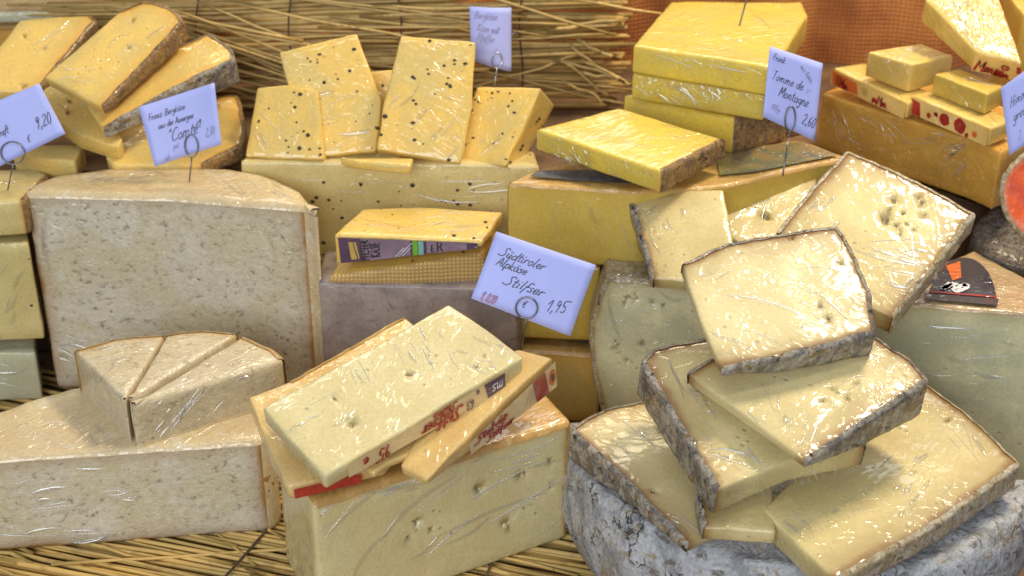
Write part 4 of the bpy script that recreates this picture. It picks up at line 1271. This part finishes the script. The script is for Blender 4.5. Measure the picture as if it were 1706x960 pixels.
# ================================================================== front centre: Stilfser
def proj(p):
    q = p - EYE
    d = q.dot(FWD)
    return (853 + q.x / d * FPX, 480 - q.dot(UPV) / d * FPX)
_a, _b = at_z(519, 840, .117), at_z(953, 704, .117)
_n = Vector((_b.y - _a.y, -(_b.x - _a.x), 0)).normalized()
_fp = Plane(_b, _n)
_c0 = [proj(_a), proj(_b), proj(Vector((_b.x, _b.y, 0))), proj(Vector((_a.x, _a.y, 0)))]
G1 = slab('cheese_block', 'tall pale wrapped block in the front centre under the labelled slabs', 'cheese',
     [(*_c0[0], 'r'), (*_c0[1], 'r'), (*_c0[2], 'c'), (*_c0[3], 'c')], _fp, .095, M['stilf'], 'r_orange', ext=Vector((-.42, .9, 0)), edge=.004, grid=.007, rad=.005, warp=.0016, crust=.0004,
     holes=[(800, 819, .0033), (694, 870, .0022), (680, 896, .0018), (718, 884, .0014), (918, 772, .0016), (868, 796, .0013), (876, 792, .0011), (920, 813, .0014), (840, 876, .0015), (846, 874, .0010), (866, 733, .0014), (850, 880, .0010)])
f = G1.top([_c0[0], _c0[1], _c0[2], _c0[3]])
G1F = f
STI = 'wrapped slabs on the tall front block'
G3 = slab('cheese_piece', 'wrapped slab at the bottom of the stack, sticking out left with dark red label', 'cheese',
     [(414, 662, 'c'), (483, 636, 'r'), (596, 573, 'r', .03), (675, 530, 'c'), (770, 610, 'c'), (640, 775, 'c'), (480, 812, 'c', .0), (444, 738, 'c')], plz(480, 812, .133, 11, 0), [.02, .02, .02, .02, .018, .012, .013, .02], M['stilf_edge'], 'r_orange', STI)
f3 = G3.side(6, 5)
decal('label', f3, ((.05, .15), (.75, .9)), M['lab_red'], G3.root, G3.base, .0)
G5 = slab('cheese_slice', 'thin cream slice tip poking out below the labelled top slab', 'cheese',
     [(598, 772, 'c'), (622, 790, 'c'), (650, 770, 'c'), (704, 752, 'c'), (695, 725, 'c'), (620, 730, 'c')], plz(622, 790, .139, 10, 0), .006, M['stilf_edge'], None, STI)
G4 = slab('cheese_wedge', 'wedge with red-lettered label and red band at the right of the stack', 'cheese',
     [(666, 776, 'c'), (711, 801, 'c', .0), (814, 693, 'c'), (880, 631, 'c'), (923, 597, 'c'), (862, 582, 'c'), (740, 650, 'c')], plz(711, 801, .137, 17, -14), [.010, .007, .022, .032, .032, .02, .012], M['stilf_edge'], None, STI)
f4 = G4.side(1, 4)
l4 = decal('label', f4, ((.30, .04), (.99, .97)), M['lab_cream'], G4.root, G4.base)
W4 = (G4.W[4] - G4.W[1]).length
decal('red_band', f4, [(.80, .05), (.90, .05), (.92, .96), (.82, .96)], M['lab_red'], l4, G4.base, .0005)
decal('label_emblem', f4, [(.955 + .028 * math.cos(w), .5 + .30 * math.sin(w)) for w in [6.283 * k / 16 for k in range(16)]], M['lab_orange'], l4, G4.base, .0005)
decal('label_emblem', f4, [(.955 + .013 * math.cos(w), .5 + .15 * math.sin(w)) for w in [6.283 * k / 12 for k in range(12)]], M['lab_dark'], l4, G4.base, .0008)
v, fa = writing(f4, W4, .030, [('Stelvio', W4 * .34, .0150, .0135, .15, .0030, 0, 1.05), ('Stilfser', W4 * .42, .0285, .0110, .15, .0024, 0, 1.0)], .0008, smooth=False, jit=0)
mesh_obj('lettering', v, fa, M['lab_red'], l4, G4.base)
v, fa = writing(f4, W4, .030, [('///', W4 * .73, .02, .016, .2, .0007, 0, .9)], .0008, smooth=False, jit=0)
mesh_obj('lettering', v, fa, M['lab_mauve'], l4, G4.base)
G2 = slab('cheese_piece', 'long wrapped slab on top of the front centre stack, red lettering on its edge', 'cheese',
     [(437, 678, 'c', .0), (560, 610, 'c', -.0), (747, 507, 'c', .02), (871, 597, 'c', .0), (700, 698, 'c'), (540, 792, 'c', .01)], plz(540, 792, .158, 13, 0), [.016, .018, .02, .021, .019, .015], M['stilf'], None, STI, warp=.0016,
     holes=[(681, 621, .0030), (586, 702, .0026), (556, 662, .0014), (806, 594, .0010), (792, 612, .0012)])
f2 = G2.side(5, 3)
W2 = (G2.W[3] - G2.W[5]).length
l2 = decal('label', f2, ((.10, .08), (.90, .94)), M['lab_cream'], G2.root, G2.base)
decal('label_field', f2, [(.78, .08), (.89, .08), (.895, .95), (.80, .95)], M['lab_purple'], l2, G2.base, .0005)
def flip(fn):
    return lambda s, t, off=0.0: fn(1 - s, 1 - t, off)
v, fa = writing(flip(f2), W2, .018, [('Stilfser', W2 * .345, .0108, .0125, .1, .0026, 0, 1.05), ('Stelvio', W2 * .37, .0172, .0075, .1, .0016, 0, 1.1), ('95 xe', W2 * .70, .0135, .0125, .1, .0020, 0, 1.0)], .0008, smooth=False, jit=0)
mesh_obj('lettering', v, fa, M['lab_red'], l2, G2.base)
v, fa = writing(flip(f2), W2, .018, [('ms', W2 * .125, .0125, .0120, .1, .0011, 0, .8)], .0010, jit=0)
mesh_obj('lettering', v, fa, M['lab_white'], l2, G2.base)
v, fa = writing(flip(f2), W2, .018, [('63', W2 * .28, .010, .0090, .0, .0013, 0, .9), ('e', W2 * .25, .016, .0080, .0, .0013, 0, .9)], .0010, smooth=False, jit=0)
mesh_obj('lettering', v, fa, M['lab_purple'], l2, G2.base)

# ================================================================== loose cling film
def film_sheet(S, fn, s0, s1, t0, t1, ns, nt, amp, freq, seed, off=.0006, lean=.0):
    """crumpled film standing off the cheese: pleats along t"""
    V, F = [], []
    for j in range(nt + 1):
        for i in range(ns + 1):
            s_ = s0 + (s1 - s0) * i / ns; t_ = t0 + (t1 - t0) * j / nt
            w = noise.noise(Vector((s_ * freq + lean * t_ * freq, t_ * 1.3, seed)))
            w2 = noise.noise(Vector((s_ * freq * 2.7 + 3, t_ * 3.1, seed + 5)))
            env = math.sin(math.pi * min(1, max(0, j / nt))) ** .5 if nt > 1 else 1
            V.append(fn(s_, t_, off + amp * (abs(w) * 1.3 + abs(w2) * .5) * (.25 + .75 * env)))
    for j in range(nt):
        for i in range(ns):
            a_ = j * (ns + 1) + i
            F.append((a_, a_ + ns + 1, a_ + ns + 2, a_ + 1))
    mesh_obj('cling_film', V, F, M['film'], S.root, S.base)
def fold_mat(name, fac, rough, dif):
    t = NT(name)
    tr = t.n('ShaderNodeBsdfTransparent')
    gl = t.n('ShaderNodeBsdfGlossy'); gl.inputs['Roughness'].default_value = rough
    df = t.n('ShaderNodeBsdfDiffuse'); df.inputs[0].default_value = (.86, .88, .92, 1)
    m1 = t.n('ShaderNodeMixShader'); m1.inputs[0].default_value = dif
    t.t.links.new(gl.outputs[0], m1.inputs[1]); t.t.links.new(df.outputs[0], m1.inputs[2])
    m2 = t.n('ShaderNodeMixShader'); m2.inputs[0].default_value = fac
    t.t.links.new(tr.outputs[0], m2.inputs[1]); t.t.links.new(m1.outputs[0], m2.inputs[2])
    t.t.links.new(m2.outputs[0], t.out.inputs['Surface'])
    t.t.nodes.remove(t.b)
    return t.m
M['fold'] = fold_mat('cling_film_fold', .42, .14, .55)
M['fold_broad'] = fold_mat('cling_film_fold_broad', .16, .10, .12)
M['fold_faint'] = fold_mat('cling_film_fold_faint', .20, .12, .50)

def folds(S, groups, wall=None, seed=1):
    """raised pleats of the cling film: (centre u, v, half-width, half-height, angle, count, shortest, longest[, fan])"""
    rr = random.Random(seed * 13 + 5)
    if wall is None:
        f, nn = S.cap, S.nn
    else:
        f, nn = S.wall(*wall)
    V, F, FM = [], [], []
    for g in groups:
        cu, cv, hu, hv, ang, n, l0, l1 = g[:8]
        fan = g[8] if len(g) > 8 else 0
        for _ in range(n):
            if rr.random() < .25: continue
            broad = rr.random() < .30
            x, y = rr.uniform(-1, 1), rr.uniform(-1, 1)
            u, v = cu + x * hu, cv + y * hv
            a = R(ang + rr.gauss(0, 6) + fan * x)
            ln = rr.uniform(l0, l1) * (.5 if rr.random() < .4 else 1)
            cvt = rr.gauss(0, .09) * min(ln, 55)
            hw = rr.choice((.0003, .0004, .0005, .0007, .0010)) * rr.uniform(.8, 1.2); ht = rr.uniform(.3, .6) * hw
            if broad: hw = rr.uniform(.0013, .0026); ht = hw * rr.uniform(.18, .32)
            pts = []
            m = 9
            for k in range(m):
                w = k / (m - 1) - .5
                o = cvt * (1 - 4 * w * w)
                pts.append(f(u + math.cos(a) * ln * w - math.sin(a) * o, v + math.sin(a) * ln * w + math.cos(a) * o))
            # keep the run of the pleat that lies on the cheese
            run, best = [], []
            for p in pts + [None]:
                if p is None:
                    if len(run) > len(best): best = run
                    run = []
                else: run.append(p)
            pts = best
            m = len(pts)
            if m < 3: continue
            s0 = len(V); FM.extend([2 if broad else (1 if rr.random() < .6 else 0)] * (3 * (m - 1)))
            for k in range(m):
                t = (pts[min(k + 1, m - 1)] - pts[max(k - 1, 0)]).normalized()
                sd = t.cross(nn).normalized()
                tp = math.sin(math.pi * (k + .25) / (m - .5)) ** .7
                V.append(pts[k] + sd * hw * tp - nn * .0003)
                V.append(pts[k] + sd * hw * .45 * tp + nn * ht * tp)
                V.append(pts[k] - sd * hw * .45 * tp + nn * ht * tp)
                V.append(pts[k] - sd * hw * tp - nn * .0003)
            for k in range(m - 1):
                for q in range(3):
                    b = s0 + 4 * k + q
                    F.append((b, b + 1, b + 5, b + 4))
    o = mesh_obj('cling_film_folds', V, F, [M['fold'], M['fold_faint'], M['fold_broad']], S.root, S.base, midx=FM)
    o['kind'] = 'stuff'

folds(G2, [(700, 580, 60, 30, 60, 14, 25, 60), (620, 600, 50, 25, 58, 10, 25, 60), (800, 580, 35, 20, 20, 6, 25, 50), (800, 610, 30, 15, 30, 5, 25, 50), (540, 690, 60, 35, -25, 5, 30, 70)], seed=1)
folds(G1, [(640, 890, 110, 50, -42, 12, 90, 230), (800, 850, 110, 50, -33, 12, 90, 240), (620, 810, 70, 12, -18, 14, 30, 110), (850, 760, 60, 20, -20, 10, 50, 160), (720, 790, 120, 10, -16, 8, 60, 160)], seed=2)
folds(B2, [(140, 810, 110, 35, -6, 22, 40, 110), (320, 815, 60, 40, 45, 20, 20, 60), (390, 800, 40, 40, 60, 12, 20, 60), (350, 865, 40, 10, -40, 5, 30, 70), (100, 890, 90, 10, -4, 8, 40, 100)], wall=(0, 2), seed=3)
folds(B3[2], [(320, 670, 60, 25, -42, 12, 40, 90), (270, 705, 30, 20, -55, 9, 30, 60), (420, 635, 30, 15, -30, 6, 25, 60)], wall=(0, 3), seed=4)
folds(B3[0], [(170, 590, 30, 12, -15, 5, 25, 50)], seed=5)
folds(B1, [(470, 375, 28, 25, 55, 14, 40, 90), (500, 420, 10, 60, 80, 8, 40, 100), (110, 590, 40, 40, 12, 6, 30, 70), (80, 400, 25, 60, 85, 5, 50, 110)], wall=(0, 2), seed=6)
folds(B1, [(430, 315, 50, 12, 35, 10, 30, 70), (200, 296, 90, 8, -4, 8, 30, 80)], seed=7)
folds(E3, [(1480, 420, 60, 25, 12, 18, 40, 110), (1480, 465, 40, 30, 8, 16, 25, 80), (1370, 350, 25, 25, -40, 6, 30, 70), (1530, 470, 20, 20, -50, 6, 20, 50)], seed=8)
folds(E4, [(1300, 500, 70, 12, 16, 4, 90, 170), (1240, 580, 35, 18, 28, 9, 40, 90), (1190, 455, 20, 15, -25, 4, 20, 50), (1360, 530, 30, 20, 40, 4, 40, 80), (1330, 470, 60, 20, 10, 4, 60, 120)], seed=9)
folds(E5, [(1290, 680, 40, 30, 75, 9, 30, 70, 40), (1420, 660, 60, 25, -30, 9, 25, 70), (1350, 720, 30, 20, -60, 7, 25, 60)], seed=10)
folds(E6, [(1160, 740, 25, 50, 55, 7, 30, 80), (1230, 770, 40, 15, 25, 9, 40, 110, 30), (1150, 650, 25, 30, 60, 5, 40, 80)], seed=11)
folds(E7, [(1060, 770, 40, 50, 50, 7, 40, 90), (1130, 870, 25, 20, 30, 6, 25, 60)], seed=12)
folds(E8, [(1480, 790, 60, 35, -35, 20, 12, 36), (1550, 830, 50, 25, -50, 14, 12, 40), (1420, 830, 40, 25, -30, 12, 12, 36), (1320, 870, 25, 15, 40, 7, 25, 60), (1620, 740, 30, 30, 55, 6, 40, 90)], seed=13)
folds(E2, [(1250, 330, 40, 35, -65, 10, 25, 60), (1320, 280, 20, 8, 30, 6, 20, 40)], seed=14)
folds(E1, [(1110, 370, 40, 40, 65, 16, 25, 70), (1070, 345, 15, 15, -40, 6, 20, 40)], seed=15)
folds(E10, [(1080, 530, 60, 40, 15, 9, 40, 110), (1050, 560, 40, 40, 70, 5, 40, 100)], seed=16)
folds(E11, [(1660, 620, 50, 60, 6, 24, 30, 80), (1600, 590, 60, 30, 14, 6, 60, 170), (1560, 560, 60, 20, 8, 5, 50, 120)], wall=(1, 2), seed=17)
folds(C2, [(570, 190, 40, 40, -12, 8, 40, 100), (560, 235, 40, 12, -8, 6, 30, 70)], seed=18)
folds(C3, [(690, 190, 35, 35, -50, 6, 40, 90), (740, 230, 25, 25, -45, 7, 25, 60), (730, 165, 30, 10, 30, 4, 25, 50)], seed=19)
folds(C4, [(810, 230, 25, 30, -60, 5, 30, 60)], seed=20)
folds(C1, [(450, 220, 25, 30, 60, 6, 30, 70)], seed=21)
folds(C7, [(750, 375, 50, 15, -8, 9, 40, 100), (640, 370, 40, 12, 6, 5, 40, 80)], seed=22)
folds(C6, [(640, 315, 200, 18, 2, 16, 60, 200)], wall=(0, 2), seed=23)
folds(D4, [(960, 270, 40, 15, 40, 9, 25, 60), (1040, 290, 40, 8, 20, 5, 30, 60)], wall=(0, 3), seed=24)
folds(D4, [(1060, 230, 80, 22, 10, 8, 30, 80)], seed=25)
folds(D2, [(1130, 158, 60, 10, 30, 16, 25, 70), (1220, 168, 40, 10, -30, 9, 20, 50)], wall=(0, 1), seed=26)
folds(D1, [(1180, 60, 90, 25, 12, 9, 40, 110), (1280, 50, 30, 25, 30, 5, 30, 60)], seed=27)
folds(D1, [(1150, 105, 80, 8, 12, 9, 40, 100)], wall=(0, 1), seed=28)
folds(GRUY, [(900, 370, 40, 40, 78, 7, 60, 110), (1000, 380, 40, 30, 60, 4, 40, 100)], wall=(0, 1), seed=29)
folds(AMB, [(1450, 210, 50, 25, 40, 14, 25, 80), (1530, 235, 60, 18, 10, 18, 20, 60), (1590, 260, 30, 30, -35, 9, 30, 80), (1400, 200, 15, 30, 65, 6, 40, 90)], wall=(0, 1), seed=30)
folds(F6, [(1620, 40, 35, 25, 60, 18, 25, 80), (1590, 10, 25, 12, 45, 8, 20, 60)], seed=31)
folds(F3, [(1520, 88, 40, 8, -10, 9, 20, 50)], seed=32)
folds(F5, [(1600, 135, 40, 8, 12, 7, 20, 50)], seed=33)
folds(L2, [(15, 470, 20, 60, -70, 10, 40, 110), (10, 560, 25, 25, 40, 9, 30, 80)], wall=(0, 1), seed=40)
folds(L3, [(15, 630, 25, 25, 5, 10, 30, 80)], wall=(0, 1), seed=41)
folds(L1, [(20, 310, 40, 12, -12, 9, 30, 80)], seed=42)
folds(B2, [(60, 720, 60, 25, -12, 6, 40, 100), (180, 720, 40, 20, 40, 4, 30, 60)], seed=43)
folds(E6, [(1330, 800, 110, 14, 82, 60, 18, 42, -25)], wall=(2, 4), seed=44)
folds(E6, [(1250, 815, 50, 14, 60, 16, 18, 42)], wall=(2, 3), seed=45)
folds(G_B, [(900, 500, 30, 40, 80, 5, 50, 90)], wall=(0, 1), seed=46)
folds(A2, [(200, 90, 60, 40, -30, 6, 40, 100), (130, 120, 30, 15, 0, 4, 30, 70)], seed=34)
folds(A1, [(60, 80, 40, 30, -40, 5, 40, 80)], seed=35)

film_sheet(E6, E6.side(2, 4), .02, .98, -.02, 1.02, 150, 8, .0022, 34, 1.5)
film_sheet(D2, D2.side(0, 1), .02, .7, .0, 1.05, 90, 8, .004, 13, 4.5, lean=.3)
film_sheet(D4, D4.side(0, 3), .0, .5, .0, 1.1, 60, 8, .004, 12, 7.5, lean=-.3)
film_sheet(AMB, AMB.side(0, 1), .05, 1.0, .02, .8, 90, 30, .006, 7, 9.5, lean=.8)
film_sheet(F6, F6.top([(1541, -2), (1662, -8), (1704, 108), (1625, 87)]), .05, .95, .02, .98, 40, 30, .006, 6, 2.5, off=0, lean=.5)
film_sheet(F3, F3.side(0, 3), .0, 1, .0, 1.0, 40, 12, .004, 7, 21.5, lean=.5)
film_sheet(F3, F3.side(3, 2), .0, 1, .0, 1.0, 40, 12, .004, 7, 22.5, lean=.5)
film_sheet(F5, F5.side(0, 3), .0, 1, .0, 1.0, 40, 12, .004, 7, 23.5, lean=-.5)
film_sheet(E10, E10.side(0, 2), .0, .8, .0, .4, 60, 16, .005, 11, 3.5, lean=.4)
film_sheet(E8, E8.side(0, 2), .05, .95, .0, 1.05, 60, 8, .004, 10, 8.5, lean=.4)
film_sheet(B3[2], B3[2].side(0, 3), .03, .97, .05, .95, 90, 16, .0016, 12, 18.2, lean=-.8)
film_sheet(G2, G2.side(0, 5), .05, .95, .0, 1.0, 70, 6, .002, 16, 5.2)

# ================================================================== price cards
price_card('lavender price card reading Südtiroler Alpkäse Stilfser in the centre', [(827, 385), (993, 441), (950, 561), (785, 498)], 1.03, 72, 0,
   [('Südtiroler', .10, .29, .125, .25, .016, 0, 1.25), ('Alpkäse', .10, .43, .12, .2, .016, 0, 1.15), ('Stilfser', .23, .64, .14, .25, .017, 0, 1.35), ('€', .47, .86, .10, .1, .014), ('1,95', .70, .80, .15, .15, .015, -14, 1.2)],
   (877, 513), (868, 588), red=[('1,80,20', .08, .96, .11, .2, .03, 0, .7)], ring_r=(.0088, .0088), wire='wire', bend=.001)
price_card('lavender price card reading Comté in front of the yellow wedges', [(231, 178), (357, 137), (369, 240), (258, 277)], 1.262, 76, 0,
   [('Franz. Bergkäse', .08, .26, .10, .2, .013, 0, .95), ('aus der Auvergne', .17, .44, .10, .25, .013, 0, .85), ('"Comté"', .26, .70, .20, .2, .017, 0, .95)],
   (318, 243), (316, 296), faint=[('mild', .60, .62, .09, .3, .013), ('2,30', .78, .80, .13, .2, .013, 0, .8), ('gut', .3, .82, .08, .3, .01), ('ab', .15, .97, .1, .3, .01)], ring_r=(.0062, .0105), bend=-.004, base_y=1.255)
price_card('lavender price card cut off by the left edge of the picture', [(-70, 196), (65, 138), (109, 222), (-40, 296)], 1.245, 74, 0,
   [('milder Käse', .12, .30, .13, .25, .016, 0, .78), ('kraft', .34, .56, .13, .25, .016, 0, .9), ('9,20', .76, .72, .20, .2, .02, 0, .9), ('€', .62, .85, .12, .2, .014)],
   (22, 254), (12, 320), ring_r=(.0110, .0105), base_y=1.245)
price_card('small curled price card in front of the straw, upper middle', [(782, 10), (852, 12), (852, 119), (785, 100)], 1.395, 80, 12,
   [], (825, 98), (820, 166), faint=[('Bergkäse', .10, .20, .12, .2, .016, 0, .9), ('Käse mit', .15, .42, .12, .2, .018, 0, .9), ('Pfeffer', .15, .58, .12, .2, .016, 0, .9), ('/', .62, .66, .3, .8, .014)],
   ring_r=(.0052, .0078), bend=.007, wire='wire_light', base_y=1.38)
price_card('lavender price card reading Tomme de Montagne, upper right', [(1283, 76), (1371, 105), (1357, 234), (1271, 194)], 1.215, 78, 10,
   [('Frank.', .07, .17, .09, .25, .010, 0, .9), ('Tomme de', .08, .43, .125, .25, .012, 0, .95), ('Montagne', .24, .62, .14, .25, .013, 0, .85), ('2,60', .72, .85, .14, .2, .012, 0, .9)],
   (1315, 197), (1306, 279), faint=[('aus Rohm.', .58, .14, .07, .2, .009, 40, .9), ('45%', .7, .42, .07, .2, .009, 30), ('100g', .12, .84, .08, .25, .008)], ring_r=(.0048, .0112), base_y=1.18)
price_card('lavender price card half cut off by the right edge of the picture', [(1667, 146), (1770, 70), (1790, 175), (1682, 259)], 1.16, 76, -14,
   [('Himmel', .10, .36, .14, .25, .012, 0, .9), ('greift', .12, .58, .14, .25, .012, 0, .9)], (1735, 190), (1740, 262), faint=[('2,80', .14, .88, .12, .2, .01)], ring_r=(.006, .009), bend=.004)

for r in REPORT: print(r)
